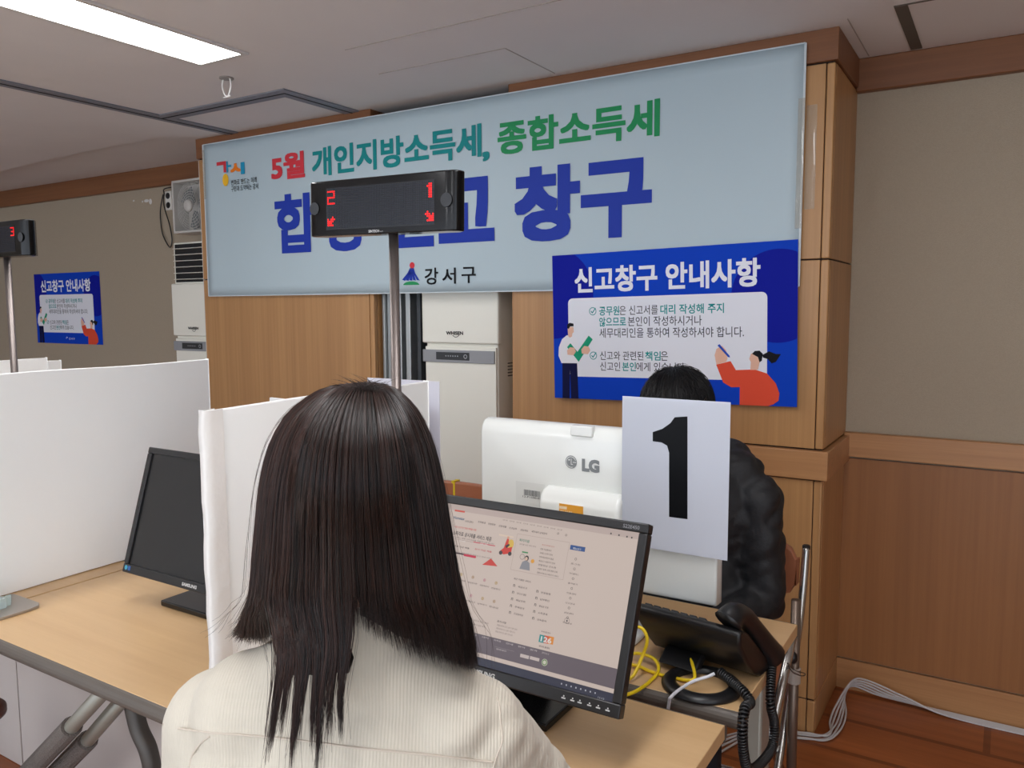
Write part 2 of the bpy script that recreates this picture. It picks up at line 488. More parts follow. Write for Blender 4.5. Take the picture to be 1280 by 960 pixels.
# printed film edge (a slim pale hem on all four sides)
MB().box(bx0 - .004, bx0 + .003, YI + .0006, YI + .0040, bz0, bz1).box(bx1 - .003, bx1 + .004, YI + .0006, YI + .0040, bz0, bz1).box(bx0, bx1, YI + .0006, YI + .0040, bz0 - .002, bz0 + .002) \
    .box(bx0, bx1, YI + .0006, YI + .0040, bz1 - .002, bz1 + .002).build('hem', mat('banner_edge', (206, 216, 220), 0.35), ban)
M_CLEAR = mat('clear_tape', (206, 196, 176), 0.07, coat=1.0, alpha=.35, bump=.12, bscale=14)
def curl_strip(x0, x1, y, z0, z1, bulge, label):
    n = 8; b = MB(); vs = []
    for z in np.linspace(z0, z1, 13):
        for k in range(n + 1):
            u = k / n * 2 - 1; vs.append((x0 + (x1 - x0) * k / n, y - bulge * (1 - u * u) - .0003 * math.sin(z * 37 + k), z))
    b.add(vs, [(r * (n + 1) + k, r * (n + 1) + k + 1, (r + 1) * (n + 1) + k + 1, (r + 1) * (n + 1) + k) for r in range(12) for k in range(n)])
    o = b.build('tape_strip', M_CLEAR, None, smooth=True); tag(o, label, 'tape', 'clear tape on the banner edges')


curl_strip(bx1 + .006, bx1 + .038, YP - .0008, 1.72, 2.04, .0016, 'clear shiny tape strip on the wood pillar beside the banner edge')
curl_strip(bx1 - .016, bx1 + .005, YI - .0010, 1.66, 2.06, .0012, 'clear tape along the banner edge that ends on the near pillar')
curl_strip(bx0 - .006, bx0 + .014, YI - .0010, 1.96, 2.20, .0012, 'clear tape along the banner edge on the far pillar')


def pxtext(mb, pl, body, xl, xr, yt_l, yb_l, yt_r=None, yb_r=None, **k):
    """fit text between two upright pixel extents measured on the photograph"""
    a0 = pl.px(xl, (yt_l + yb_l) / 2)[0]; a1 = pl.px(xr, ((yt_r or yt_l) + (yb_r or yb_l)) / 2)[0]
    b0 = pl.px(xl, yb_l)[1]; b1 = pl.px(xl, yt_l)[1]
    if yt_r is not None:
        b0 = (b0 + pl.px(xr, yb_r)[1]) / 2; b1 = (b1 + pl.px(xr, yt_r)[1]) / 2
    text(mb, pl, body, a0, a1, b0, b1, **k)


m = MB(); pxtext(m, BPL, '5월', 339, 381, 194, 226, 188, 222, smear=.034); m.build('lettering', I_RED, ban)
m = MB(); pxtext(m, BPL, '개인지방소득세', 390, 602, 183, 220, 157, 198, smear=.030); pxtext(m, BPL, ',', 603, 612, 190, 202, smear=.030); m.build('lettering', I_TEAL, ban)
m = MB(); pxtext(m, BPL, '종합소득세', 622, 825, 152, 194, 123, 171, smear=.030); m.build('lettering', I_GREEN, ban)
m = MB()
for ch, xl, xr, tl, bl, tr, br in (('합', 344, 396, 243, 318, 240, 314), ('동', 405, 458, 238, 315, 234, 313), ('신', 484, 542, 229, 310, 224, 309), ('고', 548, 618, 226, 305, 219, 301),
                                   ('창', 643, 725, 210, 303, 204, 300), ('구', 726, 815, 205, 298, 195, 296)):
    pxtext(m, BPL, ch, xl, xr, tl, bl, tr, br, smear=.030 if ch in '합동' else .045)
m.build('lettering', I_BLUE, ban)
m = MB(); pxtext(m, BPL, '강', 531, 548, 335, 356, smear=.016); pxtext(m, BPL, '서', 553, 570, 335, 355, smear=.016); pxtext(m, BPL, '구', 577, 595, 334, 354, smear=.016)
pxtext(m, BPL, '변화로 만드는 미래', 289, 321, 225, 232, bold=.01); pxtext(m, BPL, '구민과 도약하는 강서', 289, 323, 233, 240, bold=.01)
m.build('lettering', I_BLACK, ban)
# district emblem: red sun, fanned blue rays, green mound
ax0, az0 = BPL.px(505, 352); ax1, az1 = BPL.px(523, 331)
W, Hh = ax1 - ax0, az1 - az0
m = MB(); disc(m, BPL, ax0 + W * .58, az1 - Hh * .02, W * .17); m.build('emblem', I_RED, ban)
m = MB()
for k in range(5):
    x0, x1 = -.12 + .25 * k, .08 + .25 * k
    poly(m, BPL, [(ax0 + W * x0, az0 + Hh * (.08 if k else .12)), (ax0 + W * x1, az0 + Hh * .04), (ax0 + W * (.42 + .09 * k), az0 + Hh * .5), (ax0 + W * (.44 + .06 * k), az1 - Hh * .18), (ax0 + W * (.42 + .055 * k), az1 - Hh * .18), (ax0 + W * (.26 + .1 * k), az0 + Hh * .52)])
m.build('emblem', I_BLUE, ban)
m = MB(); poly(m, BPL, [(ax0 + W * (.5 + .55 * math.cos(math.radians(w))), az0 - Hh * .22 + Hh * .22 * math.sin(math.radians(w))) for w in range(0, 181, 15)]); m.build('emblem', I_GREEN, ban)
# slogan emblem in the upper corner: coloured block letters and a round yellow dot
m = MB(); pxtext(m, BPL, 'ㄱ', 271, 283, 203, 217, smear=.06); m.build('emblem', I_RED, ban)
m = MB(); pxtext(m, BPL, 'ㅏ', 281, 289, 202, 216, smear=.06); pxtext(m, BPL, 'ㅣ', 301, 306, 203, 218, smear=.06); m.build('emblem', I_SKY, ban)
m = MB(); pxtext(m, BPL, 'ㅅ', 288, 301, 205, 216, smear=.06); m.build('emblem', I_ORANGE, ban)
m = MB(); disc(m, BPL, *BPL.px(282, 225), .022, .03); m.build('emblem', I_YELLOW, ban)


# ================================================================== NOTICE POSTERS
def poster(pl, w, h, label, foot):
    """blue notice: title, white card with two ticked paragraphs, a man holding a tick, a woman with a pen. Design space 1000 x 1000 over w x h"""
    t = thing('notice_poster', label, 'poster', pl.pt(0, 0), 0, 'blue notice posters')
    U = lambda x, y: (w * (x / 1000 - .5), h * (.5 - y / 1000))

    def P(mb, pts, off): poly(mb, pl, [U(*p) for p in pts], off)

    def T(mb, body, x0, x1, y0, y1, **k):
        a0, b1 = U(x0, y0); a1, b0 = U(x1, y1); text(mb, pl, body, a0, a1, b0, b1, **k)

    def build(mb, nm, c, rough=0.5): return mb.build(nm, mat('poster_' + nm + str(c), c, rough, spec=.12), t)
    b = MB(); b.slab([pl.pt(*U(0, 0), 0), pl.pt(*U(1000, 0), 0), pl.pt(*U(1000, 1000), 0), pl.pt(*U(0, 1000), 0)], pl.n * .0008); build(b, 'sheet', (8, 66, 196), 0.6)

    def blob(cx, cy, r, clip=True):
        pts = []
        for k in range(64):
            wv = 2 * math.pi * k / 64; x = cx + r * math.cos(wv); y = cy + r * w / h * math.sin(wv)
            pts.append((min(1000, max(0, x)), min(1000, max(0, y))))
        return pts
    b = MB(); P(b, blob(0, 265, 190), .0010); P(b, blob(930, 330, 170), .0010); build(b, 'artwork', (8, 24, 156), 0.6)
    b = MB(); a0, b0 = U(72, 845); a1, b1 = U(893, 302); rect(b, pl, a0, a1, b0, b1, .0012, r=.018); build(b, 'card', (238, 240, 248))
    b = MB(); T(b, '신고창구 안내사항', 105, 868, 92, 268, off=.0013, smear=.03); build(b, 'lettering', (240, 242, 250))
    b = MB()
    T(b, '공무원', 215, 305, 362, 425, off=.0015, bold=.018); T(b, '대리 작성해 주지', 480, 733, 362, 425, off=.0015, bold=.018)
    T(b, '않으므로', 215, 334, 436, 500, off=.0015, bold=.018); T(b, '책임', 415, 480, 667, 728, off=.0015, bold=.018); T(b, '본인', 315, 375, 740, 800, off=.0015, bold=.018)
    build(b, 'lettering', (20, 150, 150))
    b = MB()
    T(b, '은 신고서를', 306, 470, 362, 425, off=.0015, bold=.004); T(b, '본인이 작성하시거나', 342, 647, 436, 500, off=.0015, bold=.004)
    T(b, '세무대리인을 통하여 작성하셔야 합니다.', 215, 808, 510, 576, off=.0015, bold=.004); T(b, '신고와 관련된', 216, 407, 667, 728, off=.0015, bold=.004)
    T(b, '은', 481, 510, 667, 728, off=.0015, bold=.004); T(b, '신고인', 216, 306, 740, 800, off=.0015, bold=.004); T(b, '에게 있습니다.', 376, 585, 740, 800, off=.0015, bold=.004)
    build(b, 'lettering', (46, 48, 60))
    b = MB()
    for cy in (394, 698):
        a, bb = U(186, cy); r = w * .0165
        ring(b, pl, a, bb, r * .82, r, .0015); stroke(b, pl, [(a - r * .45, bb), (a - r * .1, bb - r * .4), (a + r * .75, bb + r * .75)], r * .24, .0016)
    build(b, 'tick_mark', (20, 150, 150))
    # man at the lower left corner
    b = MB(); P(b, [(38, 1000), (40, 748), (110, 745), (114, 1000), (79, 1000), (76, 800), (72, 1000)], .0016); build(b, 'artwork', (16, 20, 66))
    b = MB(); P(b, [(36, 752), (22, 700), (25, 640), (40, 585), (62, 558), (88, 552), (108, 580), (124, 640), (126, 690), (112, 752)], .0017); build(b, 'artwork', (240, 240, 246))
    b = MB(); P(b, [(70, 562), (68, 505), (78, 498), (95, 500), (97, 535), (90, 545), (88, 566), (78, 574)], .0018)
    for hx, hy in ((86, 668), (153, 660)): P(b, [(hx - 20, hy + 25), (hx - 22, hy - 5), (hx - 8, hy - 28), (hx + 12, hy - 24), (hx + 20, hy + 2), (hx + 8, hy + 28)], .0021)
    build(b, 'artwork', (236, 190, 166))
    b = MB(); P(b, [(66, 508), (66, 482), (78, 470), (96, 476), (97, 494), (80, 496), (74, 512)], .0019); build(b, 'artwork', (26, 26, 32))
    b = MB(); P(b, [(64, 640), (80, 612), (113, 672), (166, 560), (184, 586), (118, 742)], .0020); build(b, 'artwork', (30, 160, 120))
    # woman at the lower right corner
    b = MB(); P(b, [(792, 1000), (793, 888), (760, 890), (730, 862), (703, 750), (758, 726), (778, 782), (848, 776), (893, 800), (925, 860), (938, 920), (935, 965), (915, 990), (897, 1000)], .0017); build(b, 'artwork', (232, 84, 58))
    b = MB(); P(b, [(704, 750), (697, 690), (704, 650), (726, 630), (742, 660), (746, 710), (742, 730)], .0018); P(b, [(832, 780), (834, 730), (828, 712), (834, 680), (850, 668), (866, 680), (866, 730), (860, 778)], .0018)
    build(b, 'artwork', (238, 190, 166))
    b = MB(); P(b, [(838, 680), (848, 662), (866, 660), (878, 680), (874, 722), (866, 732), (860, 700)], .0019); P(b, [(876, 686), (900, 664), (925, 680), (943, 680), (925, 728), (910, 738), (896, 712), (878, 702)], .0019); build(b, 'artwork', (22, 22, 28))
    b = MB(); P(b, [(708, 628), (716, 620), (754, 692), (756, 704), (748, 700)], .0019); build(b, 'artwork', (40, 80, 190))
    if foot:
        b = MB(); T(b, '강서구', 500, 590, 912, 946, off=.0013, bold=.005); a, bb = U(472, 925); ring(b, pl, a, bb, .006, .011, .0013, w0=20, w1=200); build(b, 'lettering', (232, 236, 250))
    return t


pc = [on_y(x, y, YP - 0.0245) for x, y in ((690, 320), (998, 299), (996, 509), (694, 497))]
av = ((pc[1] - pc[0]) + (pc[2] - pc[3])).normalized()
poster(Plane(sum(pc, Vector()) / 4, av, Vector((0, -1, 0)).cross(av)), (pc[1] - pc[0]).length * .5 + (pc[2] - pc[3]).length * .5, ((pc[0] - pc[3]).length + (pc[1] - pc[2]).length) / 2,
       'large blue notice poster taped over the banner on the wood pillar', False)
pc = [on_y(x, y, YB - 0.002) for x, y in ((43, 341), (125, 339), (129, 431), (46, 430))]
av = ((pc[1] - pc[0]) + (pc[2] - pc[3])).normalized()
poster(Plane(sum(pc, Vector()) / 4, av, Vector((0, -1, 0)).cross(av)), (pc[1] - pc[0]).length, (pc[1] - pc[2]).length,
       'small distant blue notice poster on the bare tan wall', True)

# ================================================================== AIR CONDITIONERS, FAN, OUTLET
M_AC = mat('aircon_cream', (240, 238, 226), 0.35)
M_ACG = mat('aircon_grey_strip', (150, 152, 156), 0.4)
M_DARK = mat('dark_plastic', (40, 42, 46), 0.4)
M_BLACK = mat('black_plastic', (22, 22, 24), 0.35)


def aircon(x0, x1, y0, label):
    t = thing('air_conditioner', label, 'air conditioner', ((x0 + x1) / 2, y0 + 0.15, 0), 0, 'floor standing air conditioners')
    y1 = min(y0 + 0.30, YB - 0.04)
    MB().box(x0 + .012, x1 - .012, y0 + .016, y1, 0.0, 1.775).build('body', M_AC, t, 0.006)
    MB().box(x0 + .014, x1 - .014, y0 + .004, y0 + .016, 0.06, 1.252).build('lower_panel', M_AC, t, 0.003)
    MB().box(x0, x1, y0, y0 + .03, 1.266, 1.552).build('upper_panel', M_AC, t, 0.006)
    s = MB().box(x0 + .004, x1 - .018, y0 - .003, y0 + .006, 1.186, 1.238).build('control_strip', M_ACG, t, 0.002)
    xm = x0 + (x1 - x0) * .2
    MB().box(xm, xm + .17, y0 - .005, y0 - .003, 1.197, 1.229).build('display', M_DARK, s)
    pl = Plane((0, y0 - .0055, 0), (1, 0, 0), (0, 0, 1)); m = MB()
    for k in range(6): rect(m, pl, xm + .05 + .012 * k, xm + .055 + .012 * k, 1.211, 1.216)
    ring(m, pl, xm + .152, 1.213, .006, .009); m.build('display_print', mat('pale_print', (170, 174, 178), .5), s)
    pl = Plane((0, y0, 0), (1, 0, 0), (0, 0, 1)); m = MB(); xw = x0 + (x1 - x0) * .33
    text(m, pl, 'WHISEN', xw, xw + .088, 1.302, 1.317, off=.001, bold=.03, smear=.01); ring(m, pl, xw + .05, 1.312, .018, .0205, .001, w0=215, w1=335)
    m.build('lettering', I_BLACK, t)
    MB().box(x0 + .03, x1 - .03, y0 + .012, y0 + .016, 1.56, 1.765).build('outlet_recess', mat('recess_black', (14, 14, 16), .7), t)
    for k in range(6):
        z = 1.575 + .033 * k
        MB().obox(((x0 + x1) / 2, y0 + .004, z), ((x1 - x0) / 2 - .03, 0, 0), (0, .006, -.001), (0, .0002, .0011)).build('louvre', M_AC, t)
    for k in range(5):
        z = 1.13 + .013 * k; MB().box(x1 - .0125, x1 - .0105, y0 + .09, y0 + .15, z, z + .004).build('side_vent', M_DARK, t)


aircon(-2.140, -1.752, 2.72, 'cream floor standing air conditioner between the two wood pillars')
aircon(-3.945, -3.545, 2.795, 'cream air conditioner with black louvres half hidden beside the far pillar')

# wall fan in a square white frame, left of the far pillar
M_FANW = mat('fan_white', (206, 202, 196), 0.45)
fx, fy, fz = -3.945, 2.93, 1.990
fan = thing('wall_fan', 'square white framed fan high on the tan wall beside the far pillar', 'fan', (fx, fy, fz))
S = .148
MB().box(fx - S, fx - S + .014, fy, fy + .12, fz - S, fz + S).box(fx + S - .014, fx + S, fy, fy + .12, fz - S, fz + S).box(fx - S, fx + S, fy, fy + .12, fz - S, fz - S + .014) \
    .box(fx - S, fx + S, fy, fy + .12, fz + S - .014, fz + S).box(fx - S + .01, fx + S - .01, fy + .10, fy + .12, fz - S + .01, fz + S - .01).build('frame', M_FANW, fan, .004)
g = MB()
for k in range(9): g.lathe((fx, fy + .004 + .02 * (k / 8) ** 2, fz), [(.022 + .0145 * k, -.0012), (.0236 + .0145 * k, 0), (.022 + .0145 * k, .0012), (.0206 + .0145 * k, 0), (.022 + .0145 * k, -.0012)], 32, 'y', False)
for k in range(24):
    w = 2 * math.pi * k / 24; g.tube([(fx + .02 * math.cos(w), fy + .004, fz + .02 * math.sin(w)), (fx + .14 * math.cos(w), fy + .024, fz + .14 * math.sin(w))], .0011, 5)
g.build('guard', M_FANW, fan)
MB().lathe((fx, fy + .006, fz), [(.02, 0), (.034, 0.003), (.034, .012), (.026, .02), (.001, .022)], 24, 'y').build('hub', M_FANW, fan, smooth=True)
for k in range(3):
    w = 2 * math.pi * k / 3 + .3; u = Vector((math.cos(w), 0, math.sin(w))); v = Vector((-math.sin(w), 0, math.cos(w))); c = Vector((fx, fy + .05, fz))
    MB().slab([c + u * .025 - v * .02, c + u * .12 - v * .05 + Vector((0, .012, 0)), c + u * .132 + v * .01, c + u * .11 + v * .055 + Vector((0, -.012, 0)), c + u * .025 + v * .02], (0, .002, 0)).build('blade', mat('fan_blade', (120, 124, 126), .35), fan)
MB().box(fx - .05, fx + .05, fy + .12, YB - .001, fz - .04, fz + .04).build('wall_bracket', M_FANW, fan, .004)

ot = thing('wall_outlet', 'small white double outlet with a dark plug next to the fan', 'outlet', (-4.34, YB - .001, 2.07))
MB().box(-4.366, -4.305, YB - .012, YB - .0005, 2.005, 2.118).build('plate', mat('outlet_white', (226, 222, 214), .4), ot, .004)
for z in (2.035, 2.09):
    MB().lathe((-4.336, YB - .0122, z), [(.019, 0), (.017, .003), (.001, .0035)], 16, 'y').build('socket', M_BLACK, ot)
MB().tube(curve_pts([(-4.37, YB - .02, 2.10), (-4.40, YB - .02, 2.02), (-4.42, YB - .01, 1.95), (-4.40, YB - .012, 1.86), (-4.34, YB - .012, 1.785), (-4.315, YB - .012, 1.83), (-4.33, YB - .014, 1.92), (-4.365, YB - .02, 2.03), (-4.36, YB - .02, 2.10), (-4.30, YB - .04, 2.13), (fx - .05, fy + .13, fz + .13)]), .0035, 6) \
    .build('fan_cord', M_BLACK, None, smooth=True)
tag(bpy.data.objects['fan_cord'], 'thin black cord looping down the tan wall below the outlet', 'cord')
m = MB()
for x, y, w, h in ((183, 251, .05, .02), (188, 252, .03, .035), (178, 252, .015, .012), (167, 251, .02, .012)):
    p = on_y(x, y, YB - .0006); m.ell((p.x, YB - .0004, p.z), (w / 2, .0012, h / 2), nu=8, nv=6)
tp = m.build('tape_scrap', mat('shiny_tape', (226, 224, 220), .1, coat=.8)); tag(tp, 'shiny scraps of old tape on the tan wall near the crown', 'tape', kind='stuff')

# silver profiles, dark copies painted as their shaded gaps, standing between the pillar and the air conditioner
M_ALU = mat('aluminium', (176, 180, 180), 0.38, 0.75, noise=.08, nscale=3)
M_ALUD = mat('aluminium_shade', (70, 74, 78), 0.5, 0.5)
fr = thing('folded_screen', 'silver metal screen frame standing folded between pillar and air conditioner', 'screen', (-2.25, 2.78, 0))
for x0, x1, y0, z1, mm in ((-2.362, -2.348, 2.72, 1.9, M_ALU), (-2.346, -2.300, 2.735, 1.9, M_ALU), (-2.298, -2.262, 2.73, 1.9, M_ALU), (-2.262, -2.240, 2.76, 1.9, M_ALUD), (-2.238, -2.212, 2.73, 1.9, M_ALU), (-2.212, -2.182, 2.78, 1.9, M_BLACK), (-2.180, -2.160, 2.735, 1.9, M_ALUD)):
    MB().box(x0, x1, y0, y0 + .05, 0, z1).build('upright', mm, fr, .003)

# white hook under the ceiling, beside the lamp
hp = on_z(283, 97, ZC)
hk = thing('ceiling_hook', 'small white wire hook hanging from the ceiling past the lamp', 'hook', hp)
MB().lathe((hp.x, hp.y, ZC - .006), [(.026, .0055), (.026, .001), (.014, 0)], 20).build('rosette', mat('hook_base', (150, 142, 136), .5), hk)
hh = MB()
for sx in (-1, 1): hh.tube(curve_pts([(hp.x + sx * .018, hp.y, ZC - .005), (hp.x + sx * .024, hp.y, ZC - .03), (hp.x + sx * .012, hp.y, ZC - .06), (hp.x, hp.y, ZC - .068)]), .0032, 8)
hh.tube([(hp.x - .02, hp.y, ZC - .07), (hp.x + .018, hp.y, ZC - .068)], .003, 8)
hh.build('hook', mat('hook_white', (226, 222, 218), .35), hk, smooth=True)

# ================================================================== TABLES
M_TOP = wood('beech_table_top', (200, 160, 114), (219, 183, 136), (1.6, 38, 38), 0.34, big=0.5)
M_TEDGE = mat('table_edge_grey', (94, 86, 79), 0.45)
M_STEEL = mat('grey_painted_steel', (160, 158, 148), 0.4, 0.35)
M_CHROME = mat('chrome_tube', (190, 188, 184), 0.25, 0.9)
M_FOAM = mat('foam_sleeve', (122, 115, 110), 0.95, bump=.6, bscale=300, noise=.12, nscale=200)
ZT = 0.72


def table(x0, x1, y0, y1, label, group, legs='column'):
    t = thing('folding_table', label, 'table', ((x0 + x1) / 2, (y0 + y1) / 2, 0), 0, group)
    MB().box(x0, x1, y0 + .012, y1 - .012, ZT - .026, ZT).build('table_top', M_TOP, t, .0015)
    for ye, s in ((y0 + .012, -1), (y1 - .012, 1)):
        n = 8; pts = [(ye + s * .013 * math.sin(math.pi * k / n), ZT - .016 + .0155 * math.cos(math.pi * k / n)) for k in range(n + 1)]
        MB().slab([(x0, y, z) for y, z in pts], (x1 - x0, 0, 0)).build('edge_trim', M_TEDGE, t)
    MB().box(x0 + .1, x1 - .1, y1 - .09, y1 - .07, ZT - .09, ZT - .026).build('apron', M_STEEL, t, .002)
    for xx in (() if legs == 'struts' else (x0 + .045, x1 - (.045 if legs == 'column' else .75))):
        yc = (y0 + y1) / 2
        MB().box(xx - .014, xx + .014, yc - .16, yc + .16, ZT - .055, ZT - .0262).box(xx - .016, xx + .016, yc + .05, yc + .12, .04, ZT - .05) \
            .box(xx - .02, xx + .02, y0 + .02, y1 - .02, .012, .045).build('leg', M_STEEL, t, .006)
        for yy in (y0 + .05, y1 - .05): MB().lathe((xx, yy, 0), [(.016, 0), (.018, .004), (.012, .0125)], 12).build('foot', M_BLACK, t)
    return t


table(-1.995, -1.096, .812, 1.286, 'pale wood table under the switched off monitor between white partitions', 'visitor tables', 'struts')
near_t = table(-1.090, -.374, .812, 1.286, 'pale wood table under the lit monitor in front of the seated woman', 'visitor tables')
table(-3.30, -2.001, .812, 1.286, 'pale wood table beyond the white partition, only its end strip showing', 'visitor tables', 'inset')
staff_t = table(-1.30, -.366, 1.318, 1.788, 'pale wood table carrying the black desk phone and white computer', 'staff tables')
table(-3.30, -1.98, 1.318, 1.788, 'pale wood table hidden behind the long white partition', 'staff tables')

# the leg hardware of the first table: curved leg, two tubes in foam sleeves
tl = bpy.data.objects['folding_table']
for k, (pa, pb, ps) in enumerate((((128, 866), (90, 908), (46, 954)), ((152, 876), (110, 925), (74, 962)))):
    y = .97 + .06 * k
    A, B, C = on_y(*pa, y), on_y(*pb, y), on_y(*ps, y)
    A = A + (A - B) * .35; A.z = min(A.z, ZT - .03)
    if A.z > .66: A.z = .66
    C = C + (C - B) * ((C.z - .03) / (B.z - C.z))
    bt = MB().tube([A, B, C], .0175, 14).build('leg', M_STEEL, tl, smooth=True)
    MB().tube([B, B + (C - B) * .72], .0245, 14).build('foam_sleeve', M_FOAM, bt)
P = [on_y(x, yy, 1.06) for x, yy in ((160, 876), (172, 905), (186, 940), (192, 985), (190, 1060))]
P[0].z = min(P[0].z + .08, ZT - .03); P[4] = Vector((P[3].x, P[3].y, .02))
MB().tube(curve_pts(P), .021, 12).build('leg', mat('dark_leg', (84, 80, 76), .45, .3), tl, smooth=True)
# right-hand end of the staff table: upright tube with a clear collar, slanting chrome tube, strap
q0, q1 = on_x(985, 800, -.425), on_x(989, 960, -.425); q0 = Vector((q1.x, q1.y, .68))
pst = MB().tube([(q1.x, q1.y, .012), q0], .0125, 14).build('upright_tube', mat('brown_steel', (120, 104, 92), .35, .6), staff_t, smooth=True)
cz = on_x(988, 852, -.425).z
MB().lathe((q1.x, q1.y, cz), [(.0135, -.02), (.0165, -.018), (.0165, .02), (.0135, .022)], 16).build('collar', mat('clear_collar', (196, 186, 176), .2, alpha=.75), pst)
d0, d1 = on_x(984, 826, -.41), on_x(953, 968, -.41)
MB().tube([d0 + (d0 - d1) * .25, d0, d1], .0105, 12).build('slanting_tube', M_CHROME, staff_t, smooth=True)
k0 = on_x(991, 822, -.42)
MB().ell(k0, (.012, .012, .016)).build('knob', M_BLACK, staff_t, smooth=True)
s0 = [on_x(x, y, -.40) for x, y in ((984, 829), (994, 838), (1006, 842), (1003, 845), (992, 841), (985, 832))]
MB().tube(curve_pts(s0), .0013, 6).build('strap', M_BLACK, staff_t, smooth=True)

# ================================================================== PARTITIONS
M_BOARD = mat('white_board_paper', (252, 253, 252), 0.6, noise=.015, nscale=5, bump=.12, bscale=7)
M_BOARD2 = mat('white_board_back', (238, 238, 238), 0.6, noise=.02, nscale=6, bump=.1, bscale=9)
M_TAPE = mat('paper_tape', (236, 232, 228), 0.42, bump=.35, bscale=26)


def board(name, x, y0, y1, z0, z1, label, tape=True, th=.012, group='white partition boards'):
    t = thing(name, label, 'partition', (x, (y0 + y1) / 2, z0), 0, group)
    b = MB(); n = 24
    pts = []
    for i in range(n + 1):
        y = y0 + (y1 - y0) * i / n; w = .0018 * math.sin(9 * y + 3 * x)
        pts += [(x - th / 2 + w, y, z0), (x + th / 2 + w, y, z0), (x + th / 2 + w, y, z1 + .0015 * math.sin(13 * y)), (x - th / 2 + w, y, z1 + .0015 * math.sin(13 * y))]
    fs = [(0, 3, 2, 1), tuple(4 * n + k for k in (0, 1, 2, 3))]
    for i in range(n):
        a, c = 4 * i, 4 * i + 4
        for k in range(4): fs.append((a + k, a + (k + 1) % 4, c + (k + 1) % 4, c + k)[::-1])
    b.add(pts, [f[::-1] for f in fs]).build('panel', M_BOARD, t, .002)
    if tape:
        b = MB(); m = 14; vs = []
        for k in range(m + 1):
            z = z0 + (z1 - z0) * k / m; j = .0016 * math.sin(k * 2.3) + .001 * math.sin(k * 5.1)
            for (xx, yy) in ((x + th / 2 + .0022, y0 + .034 + .0012 * math.sin(k * 3.1)), (x + th / 2 + .0028 + j, y0 + .012), (x + th / 2 + .0016 + j, y0 - .0025), (x - th / 2 - .0016, y0 - .0025 + j), (x - th / 2 - .002, y0 + .03)):
                vs.append((xx, yy, z))
        b.add(vs, [(5 * k + i, 5 * k + i + 1, 5 * k + 6 + i, 5 * k + 5 + i)[::-1] for k in range(m) for i in range(4)])
        b.build('edge_tape', M_TAPE, t, smooth=True)
    return t


board('partition_board', -2.068, .30, 1.575, ZT + .002, 1.263, 'long white partition board standing behind the switched off monitor')
board('partition_board', -1.109, .8325, on_x(535, 475, -1.103).y, ZT + .002, 1.2535, 'white paper covered partition board right beside the seated woman')
board('partition_board', -3.05, 1.40, 1.622, ZT + .002, 1.236, 'distant white board whose top peeks over the long partition below the number three sign', False)
board('partition_board', -3.10, 1.50, 1.70, ZT + .002, 1.222, 'thin distant white board just behind the peeking board below the number three sign', False)
board('partition_board', -2.30, 1.515, 1.735, ZT + .002, 1.238, 'white board whose top peeks over the long partition next to the wood pillar', False)
# cross boards behind the second partition
cb = MB().slab([(-1.63, 1.42, ZT + .001), (-1.108, 1.42, ZT + .001), (-1.108, 1.42, 1.176), (-1.62, 1.42, 1.188)], (0, .008, 0)).build('partition_board', M_BOARD2, None, .001)
tag(cb, 'white cross board of which one corner shows behind the board beside the woman', 'partition', 'white partition boards')
cs = thing('number_sign', 'blank back of a laminated sheet standing behind the sign pole and partition', 'sign', (-1.16, 1.475, ZT), 0)
MB().box(-1.335, -1.115, 1.478, 1.4795, .94, 1.2475).build('sheet', mat('sheet_back', (214, 212, 222), .25, coat=.3), cs, .0004)
MB().box(-1.24, -1.20, 1.480, 1.488, ZT + .006, 1.10).box(-1.29, -1.15, 1.45, 1.53, ZT + .0005, ZT + .006).build('stand', mat('sheet_stand', (206, 206, 206), .4), cs, .001)

for i, (x0, x1) in enumerate(((-3.40, -2.546), (-2.540, -1.686), (-1.680, -1.22))):
    mb = MB().box(x0, x1, 1.205, 1.213, .002, .628)  .build('modesty_board', mat('white_board_shaded', (206, 198, 193), .7, noise=.02, nscale=4), None, .001)  # white board with the shade under the tables put into its colour
    tag(mb, ('white modesty board under the tables, furthest from the seated woman', 'white modesty board under the tables between two thin seams', 'white modesty board under the tables, nearest the seated woman')[i], 'board', 'white modesty boards')

# clear acrylic holder on a metal plate
ah = thing('screen_holder', 'metal plate with clear acrylic block at the left edge of the table', 'holder', (-1.95, .88, ZT))
b = MB(); pts = [(-2.04, .70), (-1.905, .70), (-1.903, .94), (-1.908, .962), (-1.925, .972), (-1.96, .972), (-2.04, .972)]
b.slab([(x, y, ZT + .0005) for x, y in pts], (0, 0, .006)).build('plate', mat('brushed_plate', (172, 164, 156), .35, .6), ah, .0008)
M_ACR = mat('acrylic', (226, 240, 238), .06, alpha=.35, spec=.8)
MB().box(-1.985, -1.955, .74, .915, ZT + .0068, ZT + .030).build('block', M_ACR, ah, .001)
for k in range(3): MB().box(-1.998 + .015 * k, -1.995 + .015 * k, .72, .945 - .008 * k, ZT + .0068, ZT + .022 + .003 * k).build('pane', mat('acrylic_edge', (210, 226, 222), .1, alpha=.6), ah)

# ================================================================== MONITORS
M_MON = mat('monitor_black', (26, 26, 28), 0.38)
M_MONSIDE = mat('monitor_gloss', (16, 16, 18), 0.25)


class Screen:
    pass


